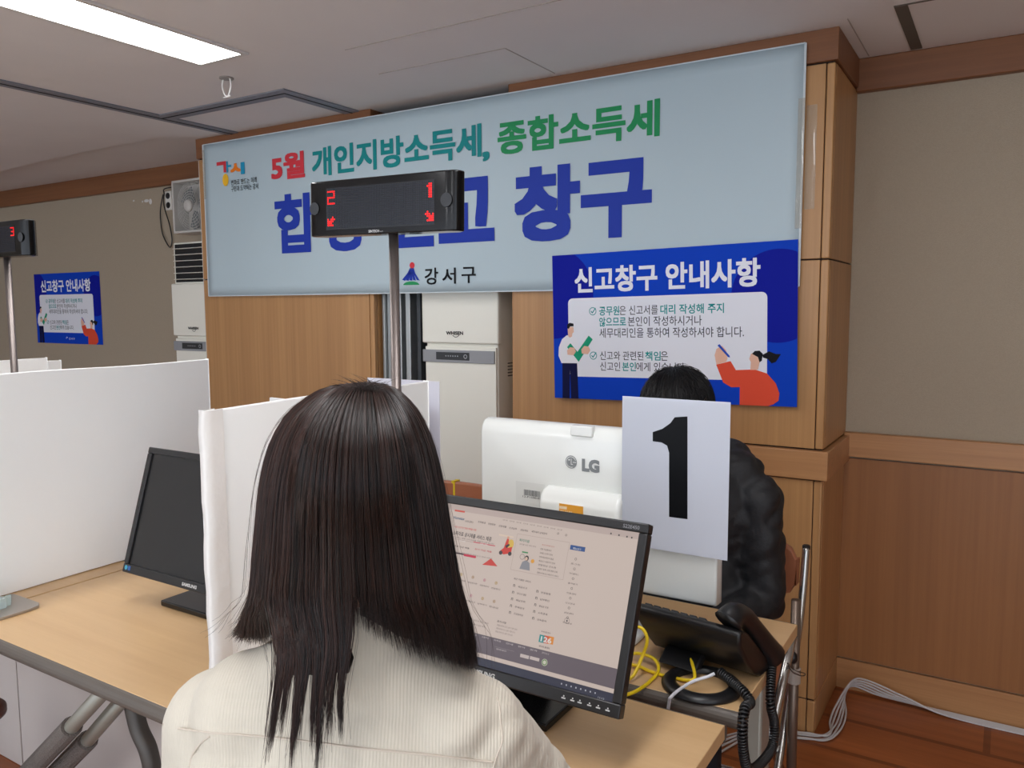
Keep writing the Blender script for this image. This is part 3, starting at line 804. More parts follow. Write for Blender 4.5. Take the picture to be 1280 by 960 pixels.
def monitor(name, label, xl, xr, top, bot, foot, lit):
    """top / bot: (y, z) of the front face edges"""
    a = Vector((1, 0, 0)); b = Vector((0, top[0] - bot[0], top[1] - bot[1])); h = b.length; b.normalize()
    w = xr - xl; o = Vector((xl, bot[0], bot[1]))
    pl = Plane(o, a, b); nb = -pl.n           # nb points into the monitor
    t = thing(name, label, 'monitor', ((xl + xr) / 2, foot[1] + .08, ZT), 0, 'black monitors')
    B = lambda a0, a1, b0, b1, d0, d1: [pl.pt(a0, b0, -d0), pl.pt(a1, b0, -d0), pl.pt(a1, b1, -d0), pl.pt(a0, b1, -d0)]
    m = MB().slab(B(.004, w - .004, .004, h - .004, .012, 0), nb * .014)
    m.slab(B(.05, w - .05, .03, h - .03, .026, 0), nb * .022)
    m.build('back_shell', M_MON, t, .004)
    be, bb = .0155, .021
    m = MB()
    for (a0, a1, b0, b1) in ((0, w, 0, bb), (0, w, h - be, h), (0, be, bb, h - be), (w - be, w, bb, h - be)):
        m.slab(B(a0, a1, b0, b1, 0, 0), nb * .020)
    bz = m.build('bezel', M_MON, t, .0022)
    s = Screen(); s.pl = Plane(pl.pt(0, 0, -.004), a, b); s.w, s.h, s.be, s.bb, s.t, s.bz, s.front = w, h, be, bb, t, bz, pl
    MB().slab(B(be - .002, w - be + .002, bb - .002, h - be + .002, .005, 0), nb * .006).build(
        'screen', mat('page_lit', (18, 17, 17), .45, emit=(222, 203, 192), estr=.52) if lit else mat('screen_off', (20, 20, 22), .28), t)
    # neck and foot
    fx, fy, fw, fd = foot
    ct = pl.pt(w / 2, h * .35, -.045)
    MB().slab([(fx - .045, ct.y + .005, ct.z), (fx + .045, ct.y + .005, ct.z), (fx + .05, fy + fd * .62, ZT + .012), (fx - .05, fy + fd * .62, ZT + .012)], (0, .03, 0)).build('neck', M_MONSIDE, t, .004)
    MB().slab([(fx - fw / 2, fy, ZT + .0005), (fx + fw / 2, fy, ZT + .0005), (fx + fw / 2, fy + fd, ZT + .0005), (fx - fw / 2, fy + fd, ZT + .0005)], (0, 0, .014)).build('foot', M_MONSIDE, t, .003)
    return s


def logo(s, body, ac, wd, hh, colr):
    m = MB(); text(m, s.front, body, ac - wd / 2, ac + wd / 2, s.bb / 2 - hh / 2, s.bb / 2 + hh / 2, off=.0006, bold=.03, smear=.015)
    m.build('lettering', mat('print_' + str(colr), colr, .4), s.bz)


off_s = monitor('monitor', 'switched off black monitor with dark screen on the table by the white partition', -1.802, -1.295, (1.194, 1.0775), (1.106, .785), (-1.555, 1.118, .235, .17), False)
logo(off_s, 'SAMSUNG', .2535, .052, .0075, (206, 206, 204))
m = MB(); disc(m, off_s.front, .014, .012, .0055, off=.0007); m.build('energy_sticker', mat('sticker_cyan', (70, 160, 190), .4), off_s.bz)
m = MB(); rect(m, off_s.front, .022, .031, .007, .017, off=.0007); m.build('energy_sticker', mat('sticker_blue', (40, 90, 160), .4), off_s.bz)
lit_s = monitor('monitor', 'lit black monitor showing a web page in front of the seated woman', -.973, -.463, (1.151, 1.081), (1.040, .812), (-.725, 1.096, .215, .185), True)
a, _ = lit_s.front.px(600, 845)
logo(lit_s, 'SAMSUNG', a, .056, .008, (206, 206, 204))
m = MB(); aa, b0 = lit_s.front.px(783, 654); text(m, lit_s.front, 'S22E450', lit_s.w - .043, lit_s.w - .015, lit_s.h - .0115, lit_s.h - .0055, off=.0006, bold=.02); m.build('lettering', mat('print_grey', (120, 120, 124), .4), lit_s.bz)
m = MB()
for x, y in ((704, 875), (715, 879), (724, 882), (736, 886), (747, 889), (759, 892)):
    aa, b0 = lit_s.front.px(x, y); rect(m, lit_s.front, aa - .0035, aa + .0035, .0075, .0095, .0006); disc(m, lit_s.front, aa, .0115, .0012, off=.0006)
m.build('button_mark', mat('print_white', (200, 200, 200), .4), lit_s.bz)

# ---- the web page, as flat coloured print on the lit screen
SP = lit_s.pl


def glow(rgb): return mat('page_%d_%d_%d' % rgb, (18, 17, 17), .45, emit=rgb, estr=.51)


LAY = {}


def page(rgb): return LAY.setdefault(rgb, MB())


def prect(rgb, x0, y0, x1, y1, off=.0006, r=0):
    """rectangle given by two photographed corners on the screen plane"""
    a0, b1 = SP.px(x0, y0); a1, b0 = SP.px(x1, y1); rect(page(rgb), SP, min(a0, a1), max(a0, a1), min(b0, b1), max(b0, b1), off, r)


def ptext(rgb, body, x0, y0, x1, hgt, off=.001, bold=.006, smear=0):
    a0, b1 = SP.px(x0, y0); a1, _ = SP.px(x1, y0); text(page(rgb), SP, body, a0, a1, b1 - hgt, b1, off=off, bold=bold, smear=smear)


K = (70, 62, 66); GREYT = (128, 116, 116)
W_, H_ = lit_s.w, lit_s.h
# browser strip, title strip
rect(page((206, 186, 178)), SP, .0155, W_ - .0155, H_ - .026, H_ - .0155, .0004)
rect(page((52, 54, 74)), SP, .0155, W_ - .0155, .021, .0335, .0005)       # task bar
g0 = SP.px(776, 836)[1]; g1 = SP.px(776, 858)[1]
a0, bt = SP.px(775, 837); a1, bl = SP.px(770, 862)
rect(page((112, 100, 108)), SP, .0155, W_ - .0155, bl, bt, .0005)          # page footer bar
ptext(K, '국세청 홈택스', 582, 650, 593, .004); ptext((30, 90, 130), 'Hometax', 568, 645, 582, .005, bold=.02)
prect((226, 84, 70), 569, 637, 581, 641)
for i, (s_, x0, y0, x1) in enumerate((('조회발급', 598, 651, 608), ('민원증명', 611, 653.5, 620), ('신청제출', 624, 656, 634), ('신고납부', 637, 658.5, 647), ('상담제보', 651, 661, 661), ('세무대리 납세관리', 665, 663, 685))):
    ptext(K, s_, x0, y0, x1, .0034, bold=.012)
for i in range(9): ptext(GREYT, '안내', 629 + 8.5 * i, 649 + 1.5 * i, 635 + 8.5 * i, .0022)
for x, y in ((698, 667), (708, 669)):
    aa, bb_ = SP.px(x, y); ring(page(K), SP, aa, bb_, .0012, .0018, .001, n=10)
# main banner with a red scooter and rider
ptext((216, 60, 60), '이번 신고기간 한정 혜택을 위한', 569, 657, 597, .0035, bold=.012)
ptext(K, '소득자료 상시제출 서비스 제공', 567, 663, 617, .0078, bold=.02)
ptext(GREYT, '사업주는 매월 소득자료를 제출하시면 됩니다', 567, 670, 620, .0028)
prect((120, 106, 108), 566, 673, 592, 678); prect((214, 64, 92), 592, 677, 619, 683)
ptext((240, 230, 226), '기존', 575, 675, 583, .0024, off=.0012); ptext((240, 230, 226), '변경', 601, 679, 610, .0024, off=.0012)
ptext(K, '매월 지급 제출', 568, 681, 588, .003, bold=.01); ptext((200, 50, 70), '상시 지급 제출', 594, 685, 616, .003, bold=.012)
ptext(GREYT, '전자신고 세액공제 및 간편신고 안내 서비스', 566, 688, 618, .0026)
prect((84, 66, 72), 564, 689, 580, 694, r=.002); prect((214, 54, 84), 580, 692, 595, 698, r=.002)
aa, bb_ = SP.px(634, 684)
disc(page((236, 196, 90)), SP, aa + .006, bb_ + .006, .006, .008, .0006)
poly(page((222, 60, 48)), SP, [(aa - .014, bb_ - .010), (aa - .006, bb_ - .002), (aa - .003, bb_ + .014), (aa + .001, bb_ + .014), (aa + .002, bb_ - .001), (aa + .010, bb_ + .002), (aa + .010, bb_ - .009), (aa - .004, bb_ - .013)], .0008)
disc(page(K), SP, aa - .010, bb_ - .011, .0035, off=.0009); disc(page(K), SP, aa + .008, bb_ - .010, .0035, off=.0009)
poly(page((60, 50, 60)), SP, [(aa - .001, bb_ - .002), (aa + .005, bb_ + .004), (aa + .003, bb_ + .006), (aa - .004, bb_ + .002)], .0010)
disc(page((234, 170, 140)), SP, aa - .001, bb_ + .016, .0022, off=.0010)
poly(page((220, 70, 60)), SP, [SP.px(603, 706), SP.px(614, 698), SP.px(622, 708)], .0007)
prect((240, 216, 196), 624, 668, 642, 672, r=.002)
# card with illustration and list
a0, b1 = SP.px(647, 667); a1, b0 = SP.px(704, 725)
for q in ((a0, a1, b1 - .0004, b1), (a0, a1, b0, b0 + .0004), (a0, a0 + .0004, b0, b1), (a1 - .0004, a1, b0, b1)): rect(page((176, 156, 150)), SP, *q, .0006)
ptext((40, 130, 110), '복지이음', 650, 673, 663, .005, bold=.012); ptext(GREYT, '모두를 위한 복지 안내', 650, 679, 671, .0026)
ptext((190, 90, 80), '부가가치세 신고', 678, 680, 694, .0026)
for i, s_ in enumerate(('간편 지급명세서', '모바일 신고하기 안내', '전자세금계산서 발급', '세금신고 바로가기 안내', '연말정산 간소화', '사업자 등록 신청 변경 조회', '종합소득세 신고 바로가기 서비스')):
    ptext(K, s_, 676 - .7 * i, 685 + 4.9 * i, 690 + 1.6 * i, .0030, bold=.008)
aa, bb_ = SP.px(657, 703)
poly(page((150, 150, 156)), SP, [(aa - .009, bb_ - .012), (aa - .006, bb_), (aa + .001, bb_ + .004), (aa + .008, bb_), (aa + .011, bb_ - .012)], .0007)
disc(page((60, 52, 56)), SP, aa + .001, bb_ + .007, .004, .0045, .0008); disc(page((236, 200, 176)), SP, aa + .0005, bb_ + .006, .0026, .003, .0010)
ring(page((120, 112, 112)), SP, aa - .008, bb_ + .008, .004, .0047, .0008, n=12); disc(page((240, 170, 60)), SP, aa + .013, bb_ + .004, .0033, off=.0008)
prect((60, 150, 90), 653, 689, 660, 692)
# blue button and side icons
prect((44, 86, 150), 713.5, 681, 731, 690); ptext((230, 226, 226), '메뉴보기', 717, 684, 727, .0036, off=.0012, bold=.012)
for i, s_ in enumerate(('로그인', '마이홈택스', '즐겨찾기', '인증센터', '신고안내', '상담센터', '국세정보')):
    x, y = 720 - 1.7 * i, 699 + 12.2 * i
    aa, bb_ = SP.px(x, y); ring(page(K), SP, aa, bb_, .0014, .0020, .0009, n=10); ptext(K, s_, x - 6, y + 4.2, x + 6, .0027)
aa, bb_ = SP.px(709, 776); ring(page(K), SP, aa, bb_, .0042, .0046, .0009); disc(page(K), SP, aa, bb_, .0014, off=.001)
# icon grid and service list
for r_ in range(2):
    for c_ in range(4):
        x, y = 577 + 14.5 * c_ - 2.5 * r_, 718 + 3.6 * c_ + 23 * r_
        aa, bb_ = SP.px(x, y); col_ = ((186, 150, 60), (170, 130, 80), (196, 120, 140))[(r_ * 4 + c_) % 3]
        ring(page(col_), SP, aa, bb_, .0018, .0026, .0009, n=12); rect(page(col_), SP, aa - .0008, aa + .0008, bb_ - .001, bb_ + .001, .0009)
        ptext(K, ('증명발급', '현금영수증', '세금계산서', '연말정산', '모두채움', '간편신고', '납부하기', '환급금')[r_ * 4 + c_], x - 6, y + 5, x + 6, .0027)
ptext(K, '최근 이용한 서비스', 643, 722, 665, .0032, bold=.014)
for r_ in range(5):
    for c_ in range(2):
        x, y = 643 - 1.3 * r_ + 29 * c_, 732 + 8.4 * r_ + 7.3 * c_
        aa, bb_ = SP.px(x, y); rect(page(K), SP, aa - .0018, aa - .0008, bb_ - .002, bb_ + .002, .0009); rect(page(K), SP, aa - .0018, aa + .0018, bb_ + .0012, bb_ + .002, .0009); rect(page(K), SP, aa + .0008, aa + .0018, bb_ - .002, bb_ + .001, .0009)
        ptext(K, ('세금신고', '민원증명', '전자고지 열람', '납부확인', '체납조회', '환급금 조회', '주택임대', '소득공제', '근로장려금', '상속증여')[r_ * 2 + c_], x + 5, y, x + 17, .0032, bold=.01)
ptext(K, '공지사항', 622, 775, 634, .0034, bold=.014)
for i in range(3): ptext(GREYT, '종합소득세 신고 납부 기한 안내', 622 - i, 780 + 4 * i, 648 - 3 * i, .0028)
for i in range(2): ptext(GREYT, '세무서 방문 예약', 592 - i, 774 + 5 * i, 612 - 4 * i, .0028)
for i, c_ in enumerate(((40, 150, 150), (226, 96, 66), (238, 150, 60))): prect(c_, 675 + 5.6 * i, 793 + 1 * i, 680 + 5.6 * i, 804 + 1 * i, .0006)
ptext((240, 236, 230), '126', 677, 795, 691, .0082, off=.0012, bold=.03); ptext(K, '국세상담센터', 677, 788, 689, .0026); ptext(K, '세미래 콜센터', 674, 806, 688, .0030, bold=.012)
for i in range(7): ptext((212, 200, 200), ('개인정보', '이용약관', '저작권', '안내', '뷰어', '원격', '찾아오시는 길')[i], 588 + 15 * i, 791 + 3.9 * i, 597 + 15 * i, .0028)
prect((140, 126, 132), 619, 808.5, 643, 814, .0008); ptext((226, 214, 212), '관련기관 바로가기', 621, 810, 634, .0026, off=.0012)
prect((216, 200, 194), 651, 817, 661, 824, .0008); prect((216, 200, 194), 663, 820, 674, 827, .0008)
aa, bb_ = SP.px(681, 828); disc(page((224, 220, 200)), SP, aa, bb_, .0052, off=.0009); ring(page((90, 140, 70)), SP, aa, bb_, .0030, .0044, .0011)
ptext((206, 206, 214), '11:13', 748, 870.5, 756, .0028, off=.0011); ptext((206, 206, 214), '2023-05', 746, 874.5, 757, .0028, off=.0011)
for i in range(8):
    aa, bb_ = SP.px(701 + 6 * i, 861.5 + 1.75 * i); rect(page((206, 206, 214)), SP, aa - .001, aa + .001, .0262, .0285, .0009)
for i, x in enumerate((764, 774, 784, 790)):
    aa, bb_ = SP.px(x, 667 + .2 * (x - 764)); rect(page(K), SP, aa - .0012, aa + .0012, bb_ - .0013, bb_ + .0013, .0009)
for i, x in enumerate((770, 778, 786)):
    aa, bb_ = SP.px(x, 660 + .22 * (x - 770)); rect(page(K), SP, aa - .0012, aa + .0012, bb_ - .0003, bb_ + .0003, .0009)
scr = [c for c in lit_s.t.children if c.name.startswith('screen')][0]
for rgb, mb in LAY.items(): mb.build('page_print', glow(rgb), scr)

# ================================================================== WHITE ALL-IN-ONE COMPUTER (seen from behind)
M_AIO = mat('computer_white', (234, 236, 232), 0.22, coat=.25)
aio = thing('computer', 'white all in one computer seen from its back behind the lit monitor', 'computer', (-.72, 1.56, ZT))
AX0, AX1, AZ0, AZ1, AY = -.990, -.452, .843, 1.172, 1.463
b = MB()
prof = [(0, AZ0 + .012), (.004, AZ0 + .002), (.020, AZ0), (.030, AZ0), (.030, AZ1), (.024, AZ1), (.012, AZ1 - .004), (.004, AZ1 - .014), (0, AZ1 - .03)]
b.slab([(AX0, AY + d, z) for d, z in prof], (AX1 - AX0, 0, 0)).build('back_shell', M_AIO, aio, .004, 3)
MB().box(AX0 + .001, AX1 - .001, AY + .0302, AY + .0385, AZ0, AZ1).build('front_frame', mat('frame_grey', (196, 196, 194), .3), aio, .002)
MB().box(AX0 + .012, AX1 - .012, AY + .0386, AY + .040, AZ0 + .03, AZ1 - .012).build('screen', mat('screen_dim', (40, 46, 60), .2, emit=(150, 170, 200), estr=.5), aio)
c0, c1 = on_y(714, 530, AY), on_y(741, 546, AY)
MB().box(c0.x, c1.x, AY - .004, AY + .012, c1.z - .001, AZ1 + .002).build('camera_cover', M_AIO, aio, .002)
APL = Plane((0, AY - .0004, 0), (1, 0, 0), (0, 0, 1))
lg = mat('logo_grey', (132, 136, 138), .4)
m = MB(); ca, cb_ = APL.px(714, 577.5); r = .0135
disc(m, APL, ca, cb_, r, r * 1.02, .0004, 32); pxtext(m, APL, 'LG', 727.5, 749.5, 573, 589, off=.0004, bold=.03, smear=.03); m.build('logo', lg, aio)
m = MB(); ring(m, APL, ca, cb_, r * .78, r * .87, .0007, 30, 20, 290)
stroke(m, APL, [(ca + r * .02, cb_ + r * .5), (ca + r * .02, cb_ - r * .35), (ca + r * .3, cb_ - r * .35)], r * .1, .0007)
stroke(m, APL, [(ca + r * .34, cb_), (ca + r * .84, cb_)], r * .1, .0007); disc(m, APL, ca - r * .34, cb_ + r * .32, r * .13, off=.0007); m.build('logo', M_AIO, aio)
h0, h1 = on_y(673, 606, AY - .03), on_y(776, 622, AY - .03)
b = MB(); hz = h0.z - .002
pf = [(0, hz), (-.012, hz - .001), (-.026, hz - .007), (-.036, hz - .018), (-.041, hz - .034), (-.041, .80), (-.030, .76), (0, .76)]
b.slab([(h0.x + .006, AY + d - .0005, z) for d, z in pf], (h1.x - h0.x - .006, 0, 0)); nk = b.build('hinge_cover', M_AIO, aio, .008, 3)
MB().box(h0.x + .02, h1.x - .02, AY - .03, AY + .02, ZT + .01, .80).build('stand_neck', M_AIO, aio, .004)
MB().box(h0.x - .03, h1.x + .012, AY - .05, AY + .16, ZT + .0005, ZT + .012).build('stand_foot', M_AIO, aio, .004)
HP = Plane((0, AY - .0418, 0), (1, 0, 0), (0, 0, 1))
m = MB(); a0, b1 = HP.px(699, 629); a1, b0 = HP.px(729, 640); rect(m, HP, a0, a1, b0 - .02, b1, .0003); st = m.build('sticker', mat('sticker_orange', (240, 170, 60), .4), aio)
m = MB(); rect(m, HP, a0 + .001, a0 + .018, b1 - .011, b1 - .005, .0006); text(m, HP, '점검필', a0 + .002, a0 + .03, b1 - .019, b1 - .013, off=.0006, bold=.01); m.build('lettering', mat('sticker_cream', (250, 226, 190), .4), st)
m = MB(); a0, b1 = APL.px(655, 611); a1, b0 = APL.px(676, 624); bs = MB(); rect(bs, APL, APL.px(645, 601)[0], a1 + .01, b0 - .016, APL.px(645, 601)[1], .0003); lb = bs.build('barcode_label', mat('clear_label', (226, 228, 224), .12, coat=.5), aio)
rr = random.Random(3); x = a0
while x < a1 - .001:
    wv = rr.choice((.0006, .0009, .0014)); rect(m, APL, x, x + wv, b0 + .004, b1 - .001, .0005); x += wv + rr.choice((.0006, .001))
text(m, APL, '12-P1500-07', a0 - .003, a1 + .002, b0 - .001, b0 + .003, off=.0005, bold=.01); m.build('barcode', mat('barcode_ink', (60, 62, 66), .5), lb)

# ================================================================== NUMBER SIGN taped to the computer
sg = thing('number_sign', 'laminated white sheet with a big black 1 in front of the seated man', 'sign', (-.53, 1.441, .945))
SY = 1.441; p0, p1 = on_y(778, 496, SY), on_y(913.5, 701, SY)
SPL = Plane((0, SY, 0), (1, 0, 0), (0, 0, 1))
c = [on_y(x, y, SY) for x, y in ((778, 495), (914, 502.5), (911, 701.5))]
sx0, sx1, sz0, sz1 = c[0].x, c[1].x - .001, c[2].z, c[0].z
MB().box(sx0, sx1, SY, SY + .0012, sz0, sz1).build('laminate', mat('laminate', (196, 200, 212), .2, coat=.3), sg, .0004)
m = MB(); rect(m, SPL, sx0 + .002, sx1 - .0025, sz0 + .002, sz1 - .004, .0003); m.build('paper', mat('sign_paper', (188, 192, 203), .4, spec=.3), sg)
m = MB()
outl = [(843.5, 521.5), (859.5, 520.5), (859.5, 649), (836.5, 646), (836.5, 566), (834, 557), (827, 553), (816, 551.5), (816, 540), (828, 536), (838, 529)]
poly(m, SPL, [SPL.px(x, y) for x, y in outl], .0006); m.build('numeral', ink('numeral', (14, 15, 18), .4), sg)
MB().box(sx0 + .02, sx0 + .06, SY + .0014, AY + .004, sz1 - .09, sz1 - .05).box(sx0 + .02, sx0 + .06, SY + .0014, AY + .004, sz0 + .03, sz0 + .06).build('foam_tape', mat('foam_tape', (220, 220, 216), .8), sg)

# ================================================================== LED QUEUE DISPLAYS on poles
M_LEDB = mat('led_housing', (8, 8, 10), 0.13, spec=.35)
M_PIXOFF = mat('led_unlit', (22, 26, 38), 0.35)
M_PIXON = mat('led_red', (120, 8, 8), 0.4, emit=(255, 10, 14), estr=1.6)
M_POLE = mat('brushed_steel_pole', (140, 130, 126), 0.42, 0.8)
FONT5 = {'2': ('11111', '00001', '00001', '11111', '10000', '10000', '11111'), '1': ('0110', '1110', '0110', '0110', '0110', '0110', '0110'), '3': ('11111', '00001', '00001', '01111', '00001', '00001', '11111'),
         '4': ('10010', '10010', '10010', '11111', '00010', '00010', '00010'), 'L': ('00010', '10111', '11110', '11100', '11110'), 'R': ('01000', '11101', '01111', '00111', '01111')}


def led(label, px, y, digits, wd, hh, tilt, ztop):
    pole = on_y(px, 400, y)
    cx = pole.x
    t = thing('queue_display', label, 'display', (cx, y, 0), 0, 'queue displays on poles')
    MB().lathe((cx, y, 0), [(.034, .001), (.034, .008), (.030, .014), (.013, .018)], 32).build('base', M_POLE, t)
    MB().tube([(cx, y, .016), (cx, y, ztop - hh + .01)], .0102, 20).build('pole', M_POLE, t, smooth=True)
    c = Vector((cx - .012 if digits[1] == '1' else cx, y - .012, ztop - hh / 2)); a = Vector((math.cos(tilt), 0, -math.sin(tilt))); b = Vector((math.sin(tilt), 0, math.cos(tilt)))
    pl = Plane(c, a, b); D = .024
    pts = []
    w2, h2 = wd / 2, hh / 2
    for (cx_, cy_, w0, rr_) in ((w2, h2, 0, .006), (-w2, h2, 90, .006), (-w2, -h2, 180, .006), (w2, -h2, 270, .006)):
        pts.append((cx_, cy_))
    prof = [(w2, -.004), (w2, .008), (w2 - .004, .016), (w2 - .012, .021), (w2 - .03, D), (-w2 + .03, D), (-w2 + .012, .021), (-w2 + .004, .016), (-w2, .008), (-w2, -.004), (-w2 + .02, -.02), (w2 - .02, -.02)]
    hb = MB().slab([pl.pt(u, -h2, n) for u, n in prof], b * hh).build('housing', M_LEDB, t, .003, 3)
    mx, mz = wd * .352, hh * .40
    sh_ = .010 if digits[1] == '1' else 0
    m = MB(); rect(m, pl, -mx - .012 + sh_, mx - .002 + sh_, -mz + .001, mz - .004, D + .0005); m.build('matrix_field', mat('matrix_field', (14, 16, 24), .25), t)
    x0, z0 = -mx - .010 + sh_ + .002, -mz + .004; NX, NZ = 64, 20; px_, pz_ = (2 * mx + .004) / NX, (2 * mz - .010) / NZ
    lit = set()

    def stamp(ch, cx0, cz0):
        for j, row in enumerate(FONT5[ch]):
            for i, v in enumerate(row):
                if v == '1': lit.add((cx0 + i, cz0 - j))
    stamp(digits[0], 0, 18)
    if digits[1] == '1': stamp('L', 0, 5); stamp('R', NX - 5, 5)
    stamp(digits[1], NX - (4 if digits[1] == '1' else 5), 18)
    off_, on_ = MB(), MB()
    for i in range(NX):
        for j in range(NZ):
            u, v = x0 + px_ * (i + .5), z0 + pz_ * (j + .5)
            rect(on_ if (i, j) in lit else off_, pl, u - px_ * .36, u + px_ * .36, v - pz_ * .36, v + pz_ * .36, D + .001)
    off_.build('unlit_dots', M_PIXOFF, t); on_.build('lit_dots', M_PIXON, t)
    for s in (-1, 1):
        m = MB(); disc(m, pl, s * (w2 - .023), -h2 * .05 + .004, .0135, off=D + .0015); m.build('speaker', mat('speaker_mesh', (52, 54, 58), .7), t)
    m = MB(); text(m, pl, 'SINTECH', -.022, .006, -h2 + .003, -h2 + .0085, off=D + .0014, bold=.02); text(m, pl, 'System', .008, .017, -h2 + .003, -h2 + .006, off=D + .0014); m.build('lettering', mat('led_print', (200, 200, 200), .4), t)
    return t


led('black queue display with red 2 and 1 on a steel pole behind the woman', 494, 1.302, '21', .397, .1155, .018, 1.684)
led('black queue display with red 3 on a steel pole at the left edge', 14, 1.30, '43', .36, .105, .0, 1.68)

# ================================================================== DESK PHONE
ph = thing('desk_phone', 'black desk phone seen from behind on its ring stand at the table corner', 'phone', (-.45, 1.42, ZT))
MB().lathe((-.452, 1.388, ZT + .0005), [(.048, .001), (.072, .0), (.074, .004), (.068, .010), (.056, .013), (.048, .010), (.048, .001)], 40, 'z', False).build('ring_stand', M_BLACK, ph, smooth=True)
rzp = Matrix.Rotation(math.radians(-8), 3, 'Z')
pc0 = Vector((-.485, 1.445, 0))


def PL(x, y, z): q = rzp @ Vector((x, y, 0)); return Vector((pc0.x + q.x, pc0.y + q.y, z))


# body: wedge slab leaning towards the clerk; local x along the width, y away from the viewer
x0, x1 = -.100, .112
side = [(-.052, .838), (-.050, .812), (-.014, .768), (.016, .738), (.050, .7215), (.094, .7215), (.096, .733), (.060, .765), (-.010, .826), (-.040, .843)]
MB().slab([PL(x0, y, z) for y, z in side], PL(x1, 0, 0) - PL(x0, 0, 0)).build('body', mat('phone_black', (20, 19, 20), .34), ph, .006, 3)
MB().slab([PL(-.06, -.010, ZT + .013), PL(.02, -.010, ZT + .013), PL(.02, .02, .755), PL(-.06, .02, .755)], PL(0, -.03, 0) - PL(0, 0, 0)).build('stand_arm', M_BLACK, ph, .004)
for r_ in range(4):
    for c_ in range(7):
        u = x0 + .016 + .019 * c_; y = -.030 + .022 * r_; z = .8395 - (y + .035) * .80
        MB().obox(PL(u, y, z), rzp @ Vector((.0072, 0, 0)), rzp @ Vector((0, .006, -.0048)), rzp @ Vector((0, .0022, .0028))).build('key', M_DARK, ph, .001)
hs = curve_pts([PL(.086, -.046, .853), PL(.090, -.030, .862), PL(.096, .002, .849), PL(.102, .045, .808), PL(.106, .082, .770), PL(.108, .105, .745)], 6)
n = len(hs); MB().tube(hs, [.0185 + .0085 * abs(2 * i / (n - 1) - 1) ** 1.5 for i in range(n)], 14).build('handset', M_BLACK, ph, smooth=True)
# coiled cord hanging over the table end
A = PL(.108, .112, .735)
cxp = lambda x, y, X: on_x(x, y, X)
path = curve_pts([A, cxp(963, 876, -.346), cxp(968, 905, -.345), cxp(965, 934, -.345), cxp(950, 955, -.346), cxp(936, 962, -.347), cxp(930, 944, -.348), cxp(928, 912, -.348), cxp(931, 886, -.350), Vector((-.352, 1.345, .735)), Vector((-.368, 1.362, .742)), Vector((-.392, 1.385, .742)), Vector((-.425, 1.41, .745))], 40)
coil = []; turns = .0058; acc = 0
for i in range(len(path) - 1):
    d = path[i + 1] - path[i]; L = d.length; t_ = d.normalized(); u = t_.orthogonal().normalized() if i == 0 else (u - t_ * u.dot(t_)).normalized(); v = t_.cross(u)
    k = max(2, int(L / turns * 11))
    for j in range(k):
        w = 2 * math.pi * (acc + L * j / k) / turns; coil.append(path[i] + d * (j / k) + (u * math.cos(w) + v * math.sin(w)) * .0072)
    acc += L
cd = MB().tube(coil, .0022, 6).build('coil_cord', M_BLACK, ph, smooth=True)
MB().tube(path, .0036, 6).build('cord_core', M_BLACK, cd, smooth=True)

# network cables
M_YEL = mat('yellow_cable', (238, 204, 30), .4)
M_WHC = mat('white_cable', (214, 214, 220), .45)


def cable(nm, pts, r, m_, label, group=None):
    o = MB().tube(curve_pts(pts, 10), r, 8).build(nm, m_, None, smooth=True); return tag(o, label, 'cable', group)


Z = ZT + .0045
cable('network_cable', [PL(-.01, -.005, .752), on_z(868, 848, Z + .006), on_z(845, 848, Z), on_z(815, 840, Z), on_z(796, 832, Z + .002), on_z(775, 830, Z + .002), on_z(752, 828, Z)], .0033, M_YEL, 'yellow network cable running straight from the phone stand behind the lit monitor', 'yellow network cables')
cable('network_cable', [on_z(778, 870, Z), on_z(795, 864, Z), on_z(812, 852, Z), on_z(823, 838, Z + .004), on_z(818, 824, Z + .012), on_z(800, 817, Z + .012), on_z(785, 818, Z + .008), on_z(760, 822, Z)], .0033, M_YEL, 'yellow network cable lying in a loop on the table by the phone', 'yellow network cables')
q1_ = [on_y(x, y, 1.37) for x, y in ((790, 782), (803, 786), (809, 800), (803, 820))]
cable('network_cable', q1_ + [on_z(790, 846, Z + .006), on_z(772, 852, Z)], .0033, M_YEL, 'yellow network cable arching upright beside the right monitor edge', 'yellow network cables')
g0 = on_z(829, 884, ZT)
cable('phone_line', [on_z(893, 842, .752), on_z(884, 846, .747), on_z(868, 851, .741), on_z(852, 860, .734), on_z(839, 871, .728), (g0.x - .002, 1.312, .712), (g0.x - .004, 1.302, .66), (g0.x - .004, 1.302, .58)], .0030, M_WHC, 'white line running from the phone stand down the gap between the tables')

for k in range(5):
    j = lambda s: .012 * math.sin(2.1 * k + s)
    pts = [(-.72 - .02 * k, 2.40, .006 + .004 * (k % 3)), (-.653, 2.560 + .010 * k, .006 + .004 * (k % 3)), (-.53 + j(1), 2.615 + .012 * k + j(2), .006), (-.452 + j(.5), 2.652 + .010 * k, .006), (-.418 - .010 * k, 2.74 + .01 * k, .008), (-.420 - .008 * k, 2.86 + j(3), .010 + .006 * k),
           (-.446 + .006 * k, 2.98, .02 + .014 * k), (-.425 + .012 * k, 3.045 - .004 * k, .030 + .010 * k), (-.33 + .02 * k, 3.055 - .007 * k, .012 + .007 * k), (-.10, 3.06 - .008 * k, .006), (.3, 3.06 - .008 * k, .006), (.9, 3.06 - .008 * k, .006)]
    cable('floor_cable', pts, .0034, mat('floor_cable_white', (206, 204, 204), .5), 'white cable in the bundle along the foot of the wood wall', 'white cables along the wall')

# ================================================================== FOLDING CHAIRS
M_ORANGE = mat('orange_vinyl', (178, 112, 80), .35, bump=.1, bscale=200)
M_BROWN = mat('shaded_brown_vinyl', (92, 52, 42), .4, bump=.1, bscale=200)  # orange-brown vinyl with the shadow under the table painted into its colour


